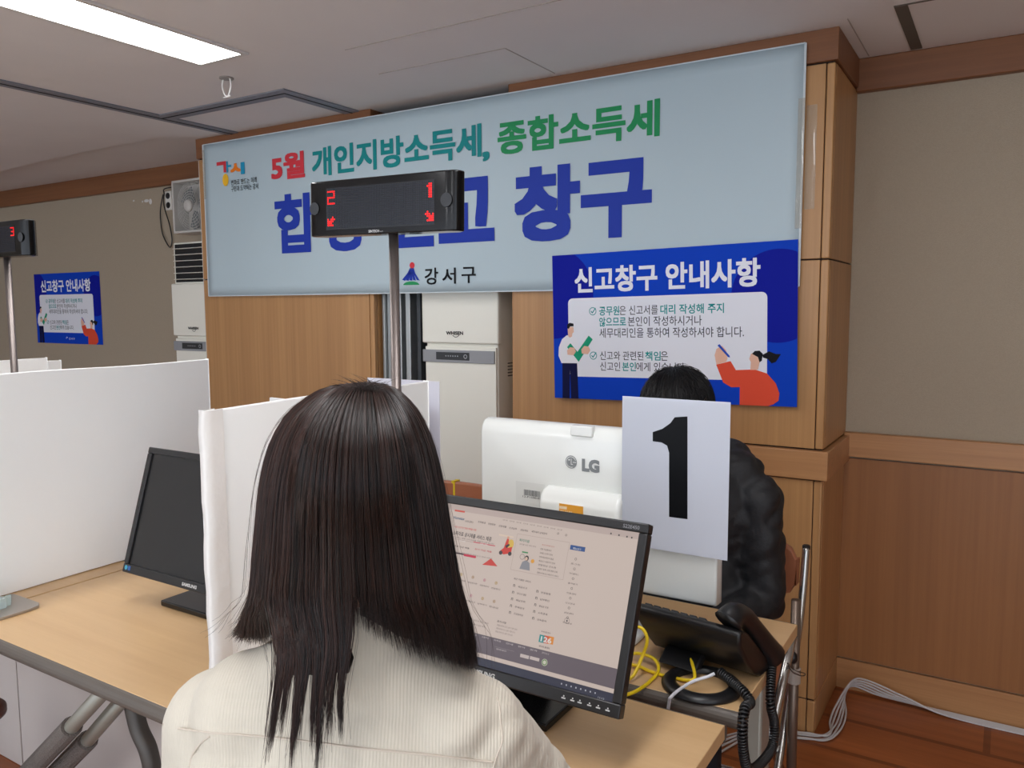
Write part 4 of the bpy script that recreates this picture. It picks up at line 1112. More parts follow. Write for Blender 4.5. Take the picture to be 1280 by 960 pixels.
def pad(w, d, th, n=24, cr=.05):
    pts = []
    for cx, cy, w0 in ((w / 2 - cr, -d / 2 + cr, -90), (w / 2 - cr, d / 2 - cr, 0), (-w / 2 + cr, d / 2 - cr, 90), (-w / 2 + cr, -d / 2 + cr, 180)):
        for k in range(7):
            a_ = math.radians(w0 + 15 * k); pts.append((cx + cr * math.cos(a_), cy + cr * math.sin(a_)))
    return pts


def folding_chair(loc, rz, label, m_, tape=False):
    t = thing('folding_chair', label, 'chair', loc, rz, 'folding chairs')
    b = MB().slab([(x, y, .440) for x, y in pad(.39, .38, .03)], (0, 0, .034)); b.build('seat', m_, t, .012, 3, world=False)
    bp = []
    cols = 20
    for i in range(cols + 1):
        x = -.190 + .380 * i / cols; bp.append((x, -.215 - .03 * math.cos(math.pi * x / .42)))
    z0, z1 = .615, .762
    vs = []; fs = []
    for x, y in bp:
        e = max(0, (abs(x) - .14) / .05); s_ = .045 * (1 - math.sqrt(max(0, 1 - min(1, e * e))))
        vs += [(x, y + .012, z0 + s_), (x, y - .012, z0 + s_), (x, y - .012, z1 - s_), (x, y + .012, z1 - s_)]
    for i in range(cols):
        for k in range(4): fs.append((4 * i + k, 4 * i + (k + 1) % 4, 4 * i + 4 + (k + 1) % 4, 4 * i + 4 + k)[::-1])
    fs += [(0, 1, 2, 3)[::-1], tuple(4 * cols + k for k in range(4))]
    bk = MB().add(vs, [f[::-1] for f in fs]).build('backrest', m_, t, .008, 3, world=False)
    if tape:
        MB().box(.070, .086, -.262, -.228, z0 - .002, z1 + .003).build('tape_strip', mat('yellow_tape', (240, 210, 40), .5), bk, world=False)
    for s in (-1, 1):
        MB().tube(curve_pts([(s * .205, -.245, .752), (s * .205, -.205, .60), (s * .205, -.12, .455), (s * .205, .12, .10), (s * .205, .185, .0115)]), .0105, 12).build('front_leg', M_CHROME, t, smooth=True, world=False)
        MB().tube([(s * .188, .13, .432), (s * .188, -.24, .0115)], .0105, 12).build('rear_leg', M_CHROME, t, smooth=True, world=False)
        MB().lathe((s * .205, -.2455, .752), [(.0112, -.004), (.0112, .004), (.008, .007)], 12).build('end_cap', M_BLACK, t, world=False)
    MB().tube([(-.188, -.16, .095), (.188, -.16, .095)], .008, 10).build('stretcher', M_CHROME, t, smooth=True, world=False)
    return t


folding_chair((-.655, 2.02, 0), math.pi, 'folding chair with orange back pad and metal tube under the seated man', M_ORANGE)
folding_chair((-1.68, 2.18, 0), math.pi, 'folding chair with orange back pad and yellow tape in front of the air conditioner', M_ORANGE, True)
folding_chair((-2.196, .75, 0), 0.0, 'shade-darkened brown chair seat just showing under the table edge beside the foam covered tubes', M_BROWN)

# ================================================================== PEOPLE
from mathutils import noise as mnoise


def fused(name, mb, voxel, smooth=6, wrinkle=None):
    """one continuous skin over overlapping volumes"""
    me = mb.mesh(name); o = bpy.data.objects.new(name, me); COL.objects.link(o)
    r = o.modifiers.new('r', 'REMESH'); r.mode = 'VOXEL'; r.voxel_size = voxel; r.use_smooth_shade = True
    s = o.modifiers.new('s', 'SMOOTH'); s.iterations = smooth; s.factor = .5
    bpy.context.view_layer.update()
    dg = bpy.context.evaluated_depsgraph_get(); m2 = bpy.data.meshes.new_from_object(o.evaluated_get(dg))
    bpy.data.objects.remove(o); bpy.data.meshes.remove(me); m2.name = name
    if wrinkle:
        n = len(m2.vertices); co = np.empty(n * 3); no = np.empty(n * 3)
        m2.vertices.foreach_get('co', co); m2.vertex_normals.foreach_get('vector', no)
        co = co.reshape(-1, 3); no = no.reshape(-1, 3)
        d = np.array([wrinkle(Vector(p)) for p in co]); co += no * d[:, None]
        m2.vertices.foreach_set('co', co.ravel()); m2.update()
    m2.shade_smooth()
    return m2


def link_mesh(name, me, m_, parent=None, loc=None):
    if parent is not None: me.transform(total(parent).inverted())
    elif loc is not None: me.transform(Matrix.Translation(-Vector(loc)))
    o = bpy.data.objects.new(name, me); COL.objects.link(o)
    if parent is not None: o.parent = parent
    elif loc is not None: o.location = loc
    me.materials.clear(); me.materials.append(m_); return o


def strands(name, pts, rad, tint, m_, parent, sides=3):
    """pts (N,M,3), rad (N,M): thin tubes in ONE mesh with a tint attribute"""
    N, Mn, _ = pts.shape
    t = np.gradient(pts, axis=1); t /= np.linalg.norm(t, axis=2, keepdims=True) + 1e-9
    ref = np.array([.31, .77, .12]); a = np.cross(t, ref); a /= np.linalg.norm(a, axis=2, keepdims=True) + 1e-9; b = np.cross(t, a)
    w = 2 * np.pi * np.arange(sides) / sides
    v = pts[:, :, None, :] + (a[:, :, None, :] * np.cos(w)[None, None, :, None] + b[:, :, None, :] * np.sin(w)[None, None, :, None]) * rad[:, :, None, None]
    v = v.reshape(-1, 3) - np.array(total(parent).translation)
    i = np.arange(N)[:, None, None] * Mn * sides; j = np.arange(Mn - 1)[None, :, None] * sides; k = np.arange(sides)[None, None, :]; k2 = (k + 1) % sides
    f = np.stack([i + j + k, i + j + k2, i + j + sides + k2, i + j + sides + k], -1).reshape(-1, 4)
    me = bpy.data.meshes.new(name); me.vertices.add(len(v)); me.vertices.foreach_set('co', v.ravel())
    me.loops.add(f.size); me.loops.foreach_set('vertex_index', f.ravel().astype(np.int32))
    me.polygons.add(len(f)); me.polygons.foreach_set('loop_start', np.arange(0, f.size, 4, dtype=np.int32))
    me.update(calc_edges=True); me.validate()
    at = me.attributes.new('tint', 'FLOAT', 'POINT'); at.data.foreach_set('value', np.repeat(tint, Mn * sides).astype(np.float32))
    me.shade_smooth(); me.materials.append(m_)
    o = bpy.data.objects.new(name, me); COL.objects.link(o); o.parent = parent
    return o


def hair_mat(name, dark, light, rough=.34):
    m = bpy.data.materials.new(name); m.use_nodes = True; nt = m.node_tree; b = nt.nodes['Principled BSDF']
    at = nt.nodes.new('ShaderNodeAttribute'); at.attribute_name = 'tint'
    r = nt.nodes.new('ShaderNodeValToRGB'); r.color_ramp.elements[0].color = lin(dark); r.color_ramp.elements[1].color = lin(light)
    nt.links.new(at.outputs['Fac'], r.inputs['Fac']); nt.links.new(r.outputs['Color'], b.inputs['Base Color'])
    b.inputs['Roughness'].default_value = rough; b.inputs['Specular IOR Level'].default_value = .45
    return m


def corduroy(name, rgb, ax=(1, 0), pitch=.0034):
    m = mat(name, rgb, .88, noise=.03, nscale=30, sheen=.15); nt = m.node_tree; b = nt.nodes['Principled BSDF']
    tc = nt.nodes.new('ShaderNodeTexCoord'); mp = nt.nodes.new('ShaderNodeMapping'); mp.inputs['Rotation'].default_value = (0, 0, ax[0])
    nt.links.new(tc.outputs['Object'], mp.inputs['Vector'])
    w = nt.nodes.new('ShaderNodeTexWave'); w.wave_type = 'BANDS'; w.bands_direction = 'X'; w.inputs['Scale'].default_value = .314 / pitch; w.inputs['Distortion'].default_value = .6; w.inputs['Detail'].default_value = 1
    nt.links.new(mp.outputs['Vector'], w.inputs['Vector'])
    bp = nt.nodes.new('ShaderNodeBump'); bp.inputs['Strength'].default_value = .28; bp.inputs['Distance'].default_value = .001
    nt.links.new(w.outputs['Fac'], bp.inputs['Height']); nt.links.new(bp.outputs['Normal'], b.inputs['Normal'])
    return m


M_SKIN = mat('skin', (226, 178, 152), .5, noise=.03, nscale=40)


def head_into(b, c, F, R, U, k=1.0):
    """skull, face and ears around centre c; F forward, R right, U up"""
    rot = Matrix((R, F, U)).transposed()
    q = lambda x, y, z: c + R * (x * k) + F * (y * k) + U * (z * k)
    b.ell(q(0, -.008, .022), (.074 * k, .092 * k, .090 * k), rot, 28, 18)
    b.ell(q(0, .022, -.030), (.062 * k, .066 * k, .082 * k), rot, 24, 16)
    b.ell(q(0, .050, -.082), (.030 * k, .028 * k, .026 * k), rot)
    b.cap(q(0, .082, .004), .009 * k, q(0, .104, -.028), .012 * k)
    for s in (-1, 1):
        b.ell(q(s * .011, .096, -.032), (.009 * k, .010 * k, .008 * k), rot)
        b.cap(q(s * .014, .082, .018), .008 * k, q(s * .046, .066, .018), .008 * k)
        b.ell(q(s * .040, .058, -.030), (.022 * k, .022 * k, .020 * k), rot)
        b.ell(q(s * .076, -.004, -.004), (.010 * k, .020 * k, .032 * k), rot)
    b.cap(q(-.018, .084, -.055), .0065 * k, q(.018, .084, -.055), .0065 * k)
    b.cap(q(-.015, .083, -.066), .0070 * k, q(.015, .083, -.066), .0070 * k)
    return q


def hand_into(b, wrist, fwd, up, side, curl=.35, k=1.0):
    """palm, four unequal bent fingers, a thumb leaving the side of the palm near its base; side=+1 thumb towards +right"""
    fwd = fwd.normalized(); rt = fwd.cross(up).normalized(); up = rt.cross(fwd)
    q = lambda x, y, z: wrist + rt * (x * k) + fwd * (y * k) + up * (z * k)
    b.cap(q(0, -.01, 0), .022 * k, q(0, .02, 0), .022 * k)
    b.obox(q(0, .045, 0), rt * .036 * k, fwd * .036 * k, up * .011 * k)
    for i, (x, L) in enumerate(((-.029, .060), (-.0098, .072), (.0098, .078), (.029, .070))):
        if side < 0: x = -x
        p = q(x, .074, 0); d = fwd; r = .0088 * k
        for j, fr in enumerate((.44, .32, .24)):
            a_ = curl * (j + .4); dd = fwd * math.cos(a_) - up * math.sin(a_)
            e = p + dd * (L * fr * k); b.cap(p, r, e, r * .92, 10); p = e; r *= .92
    p0, p1, p2, p3 = q(side * .020, .012, -.004), q(side * .046, .034, -.010), q(side * .058, .060, -.016), q(side * .058, .082, -.022)
    b.cap(p0, .014 * k, p1, .0115 * k, 10); b.cap(p1, .0110 * k, p2, .0098 * k, 10); b.cap(p2, .0098 * k, p3, .0085 * k, 10)


def person(label, C7, az, head_c, head_F, arms, garment, trousers_m, seat_z, lean, shoulder, k_head, names, group=None, wr=None):
    F = Vector((-math.sin(az), math.cos(az), 0)); R = Vector((math.cos(az), math.sin(az), 0)); U = Vector((0, 0, 1))
    L = lambda x, y, z: C7 + R * x + F * y + U * z
    hz = seat_z + .085 - C7.z
    hip = lean                                # forward offset of the hips under C7
    base = Vector((C7.x + F.x * hip, C7.y + F.y * hip, 0))
    HF = head_F.normalized(); HR = HF.cross(U).normalized(); HU = HR.cross(HF)
    b = MB()
    q = head_into(b, head_c, HF, HR, HU, k_head)
    b.cap(L(0, .02, -.03), .052, head_c + HF * -.012 - HU * .05, .046)
    b.ell(L(0, hip * .4 + .03, -.17), (.14, .09, .17), Matrix((R, F, U)).transposed()); b.ell(L(0, hip * .8 + .03, -.36), (.13, .09, .18), Matrix((R, F, U)).transposed())
    b.ell(L(0, hip, hz), (.16, .11, .10), Matrix((R, F, U)).transposed())
    feet = []
    for s in (-1, 1):
        S, E, Wr, hd, up = arms[0 if s < 0 else 1]
        b.cap(L(0, .02, -.06), .05, L(*S), .046); b.cap(L(*S), .044, L(*E), .036); b.cap(L(*E), .036, L(*Wr), .025)
        hand_into(b, L(*Wr), R * hd[0] + F * hd[1] + U * hd[2], R * up[0] + F * up[1] + U * up[2], -s)
        K = Vector((base.x, base.y, 0)) + R * (s * .10) + F * .40 + U * (seat_z + .05); A = Vector((base.x, base.y, 0)) + R * (s * .11) + F * .37 + U * .09
        b.cap(L(s * .085, hip, hz), .078, K, .055); b.cap(K, .053, A, .036); b.cap(A, .034, A + F * .13 - U * .05, .03); feet.append((A, s, K))
    me = fused('person', b, .0055, 4)
    o = link_mesh('person', me, M_SKIN, None, base); tag(o, label, 'person', group)
    for s in (-1, 1):
        e = MB().ell(q(s * .030, .074, 0), (.0125, .0125, .0125)).build('eye', mat('eye_white', (236, 232, 228), .2), o, smooth=True)
        MB().ell(q(s * .030, .0845, 0), (.0062, .0032, .0062), Matrix((HR, HF, HU)).transposed()).build('iris', mat('iris', (38, 24, 18), .15), e, smooth=True)
        MB().tube(curve_pts([q(s * .016, .0885, .021), q(s * .032, .085, .026), q(s * .048, .070, .020)], 5), [.001 + .0022 * math.sin(math.pi * (i + .5) / 11) for i in range(11)], 6).build('eyebrow', mat('brow', (26, 20, 18), .7), o, smooth=True)
    MB().ell(q(0, .0895, -.060), (.021, .0045, .009), Matrix((HR, HF, HU)).transposed()).build('lips', mat('lips', (188, 104, 100), .4), o, smooth=True)
    # trousers and shoes
    b = MB(); b.ell(L(0, hip, hz), (.175, .125, .11), Matrix((R, F, U)).transposed()); b.ell(L(0, hip * .95, hz + .10), (.15, .11, .10), Matrix((R, F, U)).transposed())
    for A, s, K in feet: b.cap(L(s * .085, hip, hz), .090, K, .066); b.cap(K, .065, A + U * .02, .052)
    link_mesh('trousers', fused('trousers', b, .010, 4), trousers_m, o)
    for A, s, K in feet:
        b = MB(); b.cap(A + F * -.02 - U * .045, .040, A + F * .16 - U * .055, .033); b.cap(A - U * .05, .040, A + U * .0, .042)
        me = fused('shoe', b, .006, 3)
        lo = min(v.co.z for v in me.vertices)
        for v in me.vertices: v.co.z = max(v.co.z, .002)
        link_mesh('shoe', me, mat('shoe', (236, 234, 230), .5), o)
    # jacket
    b = MB(); rt = Matrix((R, F, U)).transposed(); sw = shoulder
    b.ell(L(0, hip * .35 + .025, -.19), (.172 * sw, .122, .19), rt, 28, 18); b.ell(L(0, hip * .8 + .02, -.40), (.165 * sw, .125, .19), rt, 28, 18)
    b.cap(L(-.12 * sw, .012, -.085), .066, L(.12 * sw - names.get('narrow', 0), .012, -.085 - names.get('narrow', 0) * .3), .066)
    for s in (-1, 1):
        S, E, Wr, hd, up = arms[0 if s < 0 else 1]
        b.cap(L(0, .004, -.025), .060, L(S[0] * .80, S[1] - .008, S[2] + .022), .056)
        b.cap(L(*S), .062, L(*E), .054); b.cap(L(*E), .054, L(*Wr), .040)
        b.cap(L(S[0] * .7, hip * .3 + .01, -.16), .085, L(S[0] * .7, hip * .5, -.30), .085)
    b.lathe(L(0, .018, -.03), [(.064, -.02), (.068, .0), (.066, .040), (.062, .092), (.056, .092), (.054, .0)], 24)
    if names.get('hood'):
        b.cap(L(-.10, -.055, -.055), .045, L(.10, -.055, -.055), .045); b.cap(L(-.11, -.03, -.05), .046, L(-.085, .07, -.06), .030); b.cap(L(.11, -.03, -.05), .046, L(.085, .07, -.06), .030)
    me = fused('jacket', b, .0065, 5, wr)
    jk = link_mesh('jacket', me, garment, o)
    return o, jk, L, (R, F, U), q


# ---------------------------------------------------------------- the woman at the lit monitor, seen from behind
def wrinkle_w(p):
    a = mnoise.noise(Vector((p.x * 13, p.y * 13, p.z * 7))) * .0035
    w = max(0.0, min(1.0, (p.x + .50) / .07))        # sleeve on her right: deeper folds
    a += w * .010 * (abs(mnoise.noise(Vector((p.x * 14 + 3, p.y * 14, p.z * 34)))) - .2)
    a += .004 * (abs(mnoise.noise(Vector((p.x * 8, p.y * 8, p.z * 4 + 5)))) - .3)
    return a


WC7 = at_depth(446, 800, .865)
WAZ = math.radians(30)
whd = at_depth(449, 588, .862); whd.z = 1.232
M_CORD = corduroy('cream_corduroy', (206, 198, 183), (-WAZ, 0))
woman, wj, WL, (WR, WF, WU), wq = person(
    'person with long dark hair and cream corduroy jacket seen from behind at the monitor', WC7, WAZ, whd, Vector((-.55, .83, -.16)),
    (((-.170, .035, -.115), (-.225, .11, -.30), (-.10, .26, -.292), (.35, .9, -.16), (0, .15, 1)),
     ((.124, .030, -.118), (.205, .155, -.285), (.165, .29, -.292), (-.1, .95, -.16), (0, .15, 1))),
    M_CORD, mat('blue_denim', (52, 60, 84), .9, noise=.15, nscale=120), .46, .02, 1.0, .93, {'narrow': .034}, None, wrinkle_w)


def surf(objs):
    trees = []
    for o in objs:
        M = total(o); vs = [M @ v.co for v in o.data.vertices]; trees.append(BVHTree.FromPolygons(vs, [tuple(p.vertices) for p in o.data.polygons]))
    return trees


wtrees = surf([wj, woman])


def first_hit(px, py):
    d = ray(px, py); t = 9.0; dn = d.normalized(); k = d.length
    for tr in wtrees:
        h = tr.ray_cast(CO, dn)
        if h[0] is not None: t = min(t, h[3] / k)
    return t


def seam(name, pts, r, m_, parent):
    out = []
    for x, y in pts:
        t = first_hit(x, y)
        if t < 2: out.append(at_depth(x, y, t - .0004))
    if len(out) > 2: MB().tube(curve_pts(out, 4), r, 6).build(name, m_, parent, smooth=True)


M_SEAM = mat('seam_shade', (206, 194, 180), .9)
seam('yoke_seam', [(204, 905), (225, 911), (255, 915), (290, 918), (330, 921), (370, 925), (410, 930), (440, 934), (480, 938), (520, 942), (560, 946), (600, 951), (616, 953)], .0011, M_SEAM, wj)
seam('sleeve_seam', [(622, 872), (625, 890), (626, 905), (628, 925), (621, 945), (616, 962)], .0009, M_SEAM, wj)
seam('back_pleat', [(236, 962), (240, 945), (250, 930), (262, 921)], .0011, M_SEAM, wj)

# long hair: real strands laid from the crown over the head and the shoulders
LV = [(478, 452, 466, .010), (483, 412, 490, .045), (497, 384, 508, .066), (520, 358, 526, .086), (556, 339, 541, .099), (606, 327, 552, .103), (656, 322, 560, .100), (706, 318, 568, .092), (748, 314, 576, .084)]
DEP = .862


def hair_ctrl(al, jx, jy, jb, ln):
    """control points (pixel, depth) of one strand leaving the crown at azimuth al (degrees; 0 = back of the head)"""
    s, c = math.sin(math.radians(al)), math.cos(math.radians(al)); out = []
    for i, (y, xl, xr, B) in enumerate(LV):
        if abs(al) > 128 and i > 4: break
        mx, hw = (xl + xr) / 2, (xr - xl) / 2; k = i / 8.0
        x = mx + hw * s + jx * k; yy = y + (10 * max(c, 0) * min(1, i / 3.0)) * (1 if i < 8 else .6) + jy * k * .5
        if c < 0 and i < 4: yy = y - 2 - 3 * i * (-c) + 4
        out.append((x, yy, DEP - B * c * jb))
    if abs(al) > 128: return out
    x8 = out[-1][0]
    if al < -58:                                       # over her left shoulder
        q = (al + 128) / 70.0
        out += [(x8 - 6 + 4 * q + jx, 770 + jy, DEP - .055 * c + .01), (x8 - 20 + 22 * q + jx * 1.5, 782 + 10 * q + jy, DEP - .04 * c + .025), (x8 - 30 + 34 * q + jx * 2, 789 + 14 * q + jy, DEP - .03 * c + .04)]
    elif al < -2:                                      # down her back
        q = (al + 58) / 56.0
        e = 960 - 30 * abs(math.sin(q * 9.0)) - 50 * max(0, q - .8) / .2
        e += 16 * math.sin(round(al / 4.5) * 2.7)
        e = 830 + (e - 830) * ln
        x9, x10, x11 = 344 + q * 96, 336 + q * 96, 322 + q * 112
        w = 7 * math.sin(q * 23 + .6)
        for f in (.25, .5, .75, 1.0):
            yy = 762 + (e - 762) * f; x = x9 + (x10 - x9) * min(1, max(0, (yy - 810) / 60.0)) if yy < 870 else x10 + (x11 - x10) * min(1, (yy - 870) / 90.0)
            x = x8 + (x - x8) * min(1, (yy - 748) / 75.0)
            out.append((x + w * f + jx * (1 - .3 * f), yy, DEP - .082))
    else:                                              # over her right shoulder
        e = np.interp(x8 + 12, [440, 452, 499, 547, 585, 600], [772, 776, 812, 828, 834, 836]) + jy
        e = 762 + (e - 762) * (.62 + .4 * ln)
        for f in (.4, .75, 1.0):
            out.append((x8 + (15 if al > 0 else 4) * f * min(1, max(0, (x8 - 440) / 60.0)) + jx, 748 + (e - 748) * f, DEP - .078 * max(c, -.2) + .012 * f))
    return out


def lay(ctrl, lift):
    P = []
    for i, (x, y, d) in enumerate(ctrl):
        if i < 7: lift = max(lift, 0) + .006
        if d < DEP + .02:
            t = first_hit(x, y); d = min(d, t - .004 - lift) if t < 1.2 else d
        P.append(at_depth(x, y, d))
    return P


def resample(P, n):
    C = curve_pts(P, 5); A = np.array([tuple(p) for p in C]); seg = np.r_[0, np.cumsum(np.linalg.norm(np.diff(A, axis=0), axis=1))]
    u = np.linspace(0, seg[-1], n); return np.stack([np.interp(u, seg, A[:, k]) for k in range(3)], 1)


M_HAIRB = mat('hair_mass', (15, 10, 10), .55)
NA, NM = 84, 26
grid = []
for i in range(NA + 1):
    al = -128 + 256 * i / NA
    grid.append(resample(lay(hair_ctrl(al, 0, -3, .93, .22 if -58 <= al < -2 else .66), -.002), NM) + np.array(tuple(CF))[None, :] * (.006 + .012 * np.linspace(0, 1, NM) ** 2)[:, None])
G = np.array(grid)
b = MB(); b.v = [tuple(p) for p in G.reshape(-1, 3)]
cut = [i for i in range(NA) if (-128 + 256 * i / NA) < -58 <= (-128 + 256 * (i + 1) / NA) or (-128 + 256 * i / NA) < -2 <= (-128 + 256 * (i + 1) / NA)]
for i in range(NA):
    for j in range(NM - 1):
        if i in cut and j > NM * .62: continue
        if j < 3 and abs(-128 + 256 * i / NA) > 60: continue
        b.f.append((i * NM + j, i * NM + j + 1, (i + 1) * NM + j + 1, (i + 1) * NM + j))
wh = b.build('hair', M_HAIRB, woman, smooth=True)
sm_ = wh.modifiers.new('thickness', 'SOLIDIFY'); sm_.thickness = .006; sm_.offset = -1
# crown cap under the strands
b = MB(); b.ell(whd + Vector((0, 0, .012)), (.082, .088, .094), Matrix((WR, WF, WU)).transposed(), 32, 20)
keep = []
for f in b.f:
    cpt = sum((Vector(b.v[k]) for k in f), Vector()) / len(f) - whd
    if cpt.z > .045 or cpt.dot(WF) < -.01: keep.append(f)
b.f = keep; b.build('scalp_hair', M_HAIRB, wh, smooth=True)

NS, MM = 5600, 24
pts = np.empty((NS, MM, 3)); rad = np.empty((NS, MM)); tint = np.empty(NS)
for i in range(NS):
    al = random.uniform(-180, 180) if random.random() < .15 else random.uniform(-126, 126)
    cl = round(al / 4.5) * 4.5; al2 = al + (cl - al) * (random.uniform(.45, .95) if -58 < al < -2 else random.uniform(.1, .75))
    if abs(al2) > 128 and abs(al) <= 128: al2 = al
    jb = random.uniform(.95, 1.035)
    c = hair_ctrl(al2, random.gauss(0, 2.2), random.gauss(0, 4), jb, random.uniform(.62, 1.06))
    pts[i] = resample(lay(c, random.uniform(-.001, .006)), MM)
    ph_ = random.uniform(0, 6.28); am = random.uniform(.0003, .0016); uu = np.linspace(0, 1, MM)
    pts[i] += (np.sin(uu * random.uniform(5, 11) + ph_) * am * uu)[:, None] * np.array(tuple(CR))[None, :]
    r0 = random.uniform(.00030, .00052); rad[i] = r0 * np.clip((1.02 - uu) * 5, .15, 1)
    tint[i] = min(1, max(0, .30 + .10 * math.sin(cl * .9) + random.gauss(0, .24) + (.22 if al < -40 else 0)))  # light showing through her left side is painted into the tint
M_HAIR = hair_mat('dark_brown_hair', (9, 6, 6), (62, 35, 26), .38)
strands('hair_strands', pts, rad, tint, M_HAIR, wh)
# loose single hairs
NF = 120
pts = np.empty((NF, MM, 3)); rad = np.empty((NF, MM))
for i in range(NF):
    al = random.choice((random.uniform(-110, -60), random.uniform(-60, 0), random.uniform(70, 115), random.uniform(-50, -5)))
    c = hair_ctrl(al, random.gauss(0, 9), random.gauss(0, 12), random.uniform(.98, 1.06), random.uniform(.7, 1.1)); pts[i] = resample(lay(c, .003), MM)
    uu = np.linspace(0, 1, MM); pts[i] += (np.sin(uu * random.uniform(4, 9) + random.uniform(0, 6)) * .007 * uu ** 2)[:, None] * np.array(tuple(CR))[None, :]
    rad[i] = .00015
strands('loose_hair', pts, rad, np.full(NF, .7), M_HAIR, wh)

# short hairs standing up around the crown
NF, M2 = 110, 9
pts = np.empty((NF, M2, 3)); rad = np.empty((NF, M2))
for i in range(NF):
    x0_, y0_ = 459 + random.gauss(0, 11), 483 + abs(random.gauss(0, 4)); t_ = min(first_hit(x0_, y0_ + 6), DEP) - .010
    p0_ = at_depth(x0_, y0_, t_); sd = random.uniform(-1, 1); ln = random.uniform(.006, .020)
    d0 = (CU * random.uniform(.25, .9) + CR * sd * .9 - CF * random.uniform(-.3, .5)).normalized(); d1 = (CR * (sd * 1.2) - CF * .3 - CU * random.uniform(.0, .7)).normalized()
    for j in range(M2):
        u = j / (M2 - 1); pts[i, j] = tuple(p0_ + (d0 * u + d1 * u * u * .6) * ln)
    rad[i] = .00024 * np.clip((1.05 - np.linspace(0, 1, M2)) * 3, .25, 1)
strands('crown_hair', pts, rad, np.full(NF, .25), M_HAIR, wh)

# her chair (hidden by her from here)
woman_chair = folding_chair((woman.location.x - WF.x * .0, woman.location.y - WF.y * .0, 0), WAZ, 'folding chair the woman in the cream jacket sits on', M_BROWN)

# ---------------------------------------------------------------- the man behind the number sign
def wrinkle_m(p):
    return mnoise.noise(Vector((p.x * 10, p.y * 10, p.z * 9))) * .007 + .014 * (abs(mnoise.noise(Vector((p.x * 16, p.y * 16, p.z * 22 + 4)))) - .25)


MC7 = Vector((-.725, 2.085, 1.065))
mhd = at_depth(846, 512, 2.045); mhd.z = 1.142
M_JAC = mat('black_jacket', (26, 26, 29), .62, bump=.15, bscale=120)
man, mj, ML, (MR, MF, MU), mq = person(
    'person with short black hair in a black hooded jacket, seated behind the number sign', MC7, math.pi + .12, mhd, Vector((-.06, -.9, -.42)),
    (((-.185, .03, -.145), (-.210, .035, -.410), (-.10, .20, -.450), (.5, .75, -.15), (0, .12, 1)),
     ((.185, .03, -.145), (.210, .035, -.410), (.10, .20, -.450), (-.5, .75, -.15), (0, .12, 1))),
    M_JAC, mat('dark_trousers', (34, 36, 44), .9), .46, -.03, 1.12, 1.03, {'hood': True}, None, wrinkle_m)
mHF = Vector((-.06, -.9, -.42)).normalized(); mHR = mHF.cross(Vector((0, 0, 1))).normalized(); mHU = mHR.cross(mHF); mrot = Matrix((mHR, mHF, mHU)).transposed()
b = MB(); b.ell(mhd + mHU * .020 - mHF * .010, (.086, .103, .100), mrot, 32, 20); keep = []
for f in b.f:
    cpt = sum((Vector(b.v[k]) for k in f), Vector()) / len(f) - mhd
    if cpt.dot(mHU) > .048 or cpt.dot(mHF) < -.02: keep.append(f)
b.f = keep; mh = b.build('hair', mat('black_hair_mass', (14, 14, 16), .5), man, smooth=True)
NS, MM = 2200, 10
pts = np.empty((NS, MM, 3)); rad = np.empty((NS, MM)); tint = rng.random(NS)
cen = mhd + mHU * .020 - mHF * .010; whorl = Vector((0.12, -.35, .93)).normalized()
for i in range(NS):
    while True:
        d = Vector((random.gauss(0, 1), random.gauss(0, 1), random.gauss(0, 1))).normalized()
        if d.z > .1 or d.y < -.1: break
    tg = (d - whorl); tg = (tg - d * tg.dot(d)).normalized() if tg.length > .05 else d.orthogonal().normalized()
    tg = (tg + Vector((random.gauss(0, .25), random.gauss(0, .25), random.gauss(0, .25)))).normalized(); ln = random.uniform(.35, .75); lf = random.uniform(.0, .022)
    for j in range(MM):
        u = j / (MM - 1); e = (d * math.cos(u * ln) + tg * math.sin(u * ln)).normalized(); s = 1 + lf * 10 * u * (1 - .6 * u)
        w = cen + mHR * (e.x * .087 * s) + mHF * (e.y * .104 * s) + mHU * (e.z * .101 * s); pts[i, j] = tuple(w)
    rad[i] = .0006 * np.clip((1.05 - np.linspace(0, 1, MM)) * 3, .2, 1)
strands('hair_strands', pts, rad, tint, hair_mat('black_hair', (10, 10, 12), (34, 32, 34), .32), mh)


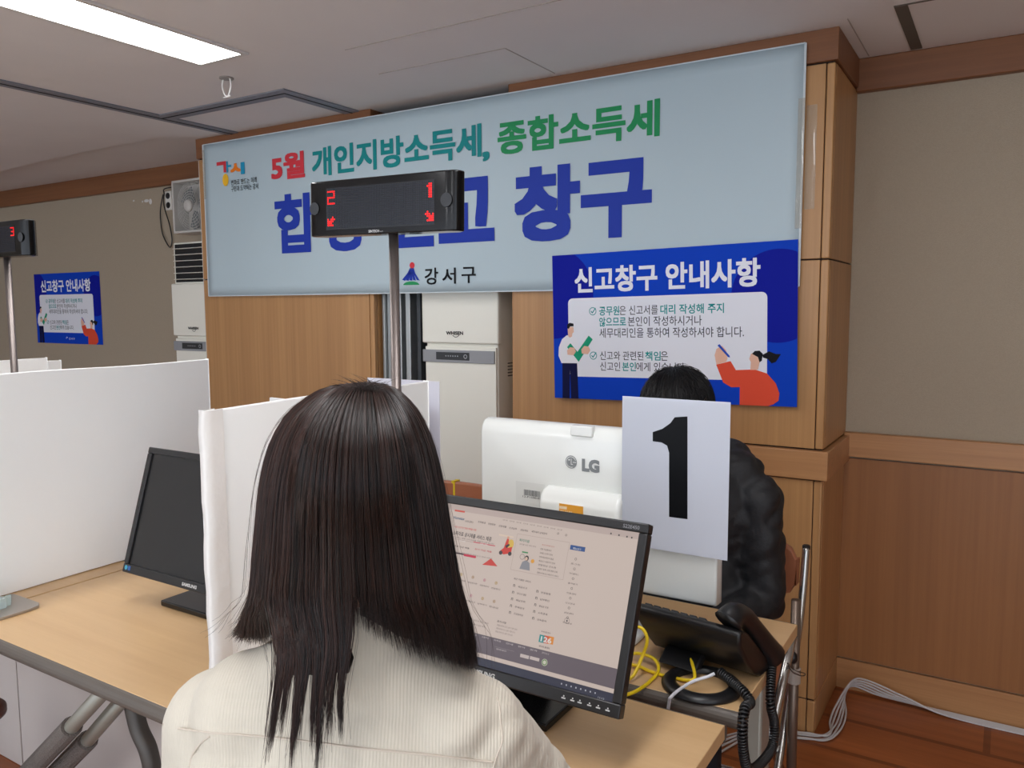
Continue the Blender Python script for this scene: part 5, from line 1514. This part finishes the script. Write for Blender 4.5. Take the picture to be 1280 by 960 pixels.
# ================================================================== separate far-apart pieces of print into parts of their own
def split_print(o):
    me = o.data; n = len(me.vertices)
    if n == 0 or n > 60000: return
    co = np.empty(n * 3); me.vertices.foreach_get('co', co); co = co.reshape(-1, 3)
    par = np.arange(n)
    ed = np.empty(len(me.edges) * 2, dtype=np.int32); me.edges.foreach_get('vertices', ed); ed = ed.reshape(-1, 2)
    while True:
        m_ = np.minimum(par[ed[:, 0]], par[ed[:, 1]]); q = par.copy(); np.minimum.at(q, ed[:, 0], m_); np.minimum.at(q, ed[:, 1], m_); q = q[q]
        if (q == par).all(): break
        par = q
    roots, isl = np.unique(par, return_inverse=True); k = len(roots)
    if k < 2 or k > 800: return
    lo = np.full((k, 3), np.inf); hi = np.full((k, 3), -np.inf); np.minimum.at(lo, isl, co); np.maximum.at(hi, isl, co)
    size = (hi - lo).max(1); gap = np.maximum(0, np.maximum(lo[:, None] - hi[None], lo[None] - hi[:, None]))
    near = np.sqrt((gap ** 2).sum(2)) <= np.maximum(.02, .5 * np.maximum(size[:, None], size[None]))
    lab = np.arange(k)
    while True:
        q = np.where(near, lab[None, :], k).min(1)
        if (q == lab).all(): break
        lab = q
    pieces = np.unique(lab)
    if len(pieces) < 2 or len(pieces) > 60: return
    vl = lab[isl]; faces = [tuple(p.vertices) for p in me.polygons]
    for pc in pieces:
        idx = np.nonzero(vl == pc)[0]; mp = {int(a_): b_ for b_, a_ in enumerate(idx)}
        nm = bpy.data.meshes.new(o.name.split('.')[0]); nm.from_pydata([tuple(co[i]) for i in idx], [], [tuple(mp[v] for v in f) for f in faces if f[0] in mp]); nm.materials.append(me.materials[0])
        c = bpy.data.objects.new(o.name.split('.')[0], nm); COL.objects.link(c); c.parent = o.parent; c.matrix_basis = o.matrix_basis.copy()
    bpy.data.objects.remove(o); bpy.data.meshes.remove(me)


for o in [x for x in bpy.data.objects if x.type == 'MESH' and x.parent is not None and x.name.split('.')[0] in ('lettering', 'artwork', 'emblem', 'lit_dots', 'page_print', 'button_mark', 'logo', 'tick_mark', 'foam_tape', 'display_print')]:
    split_print(o)
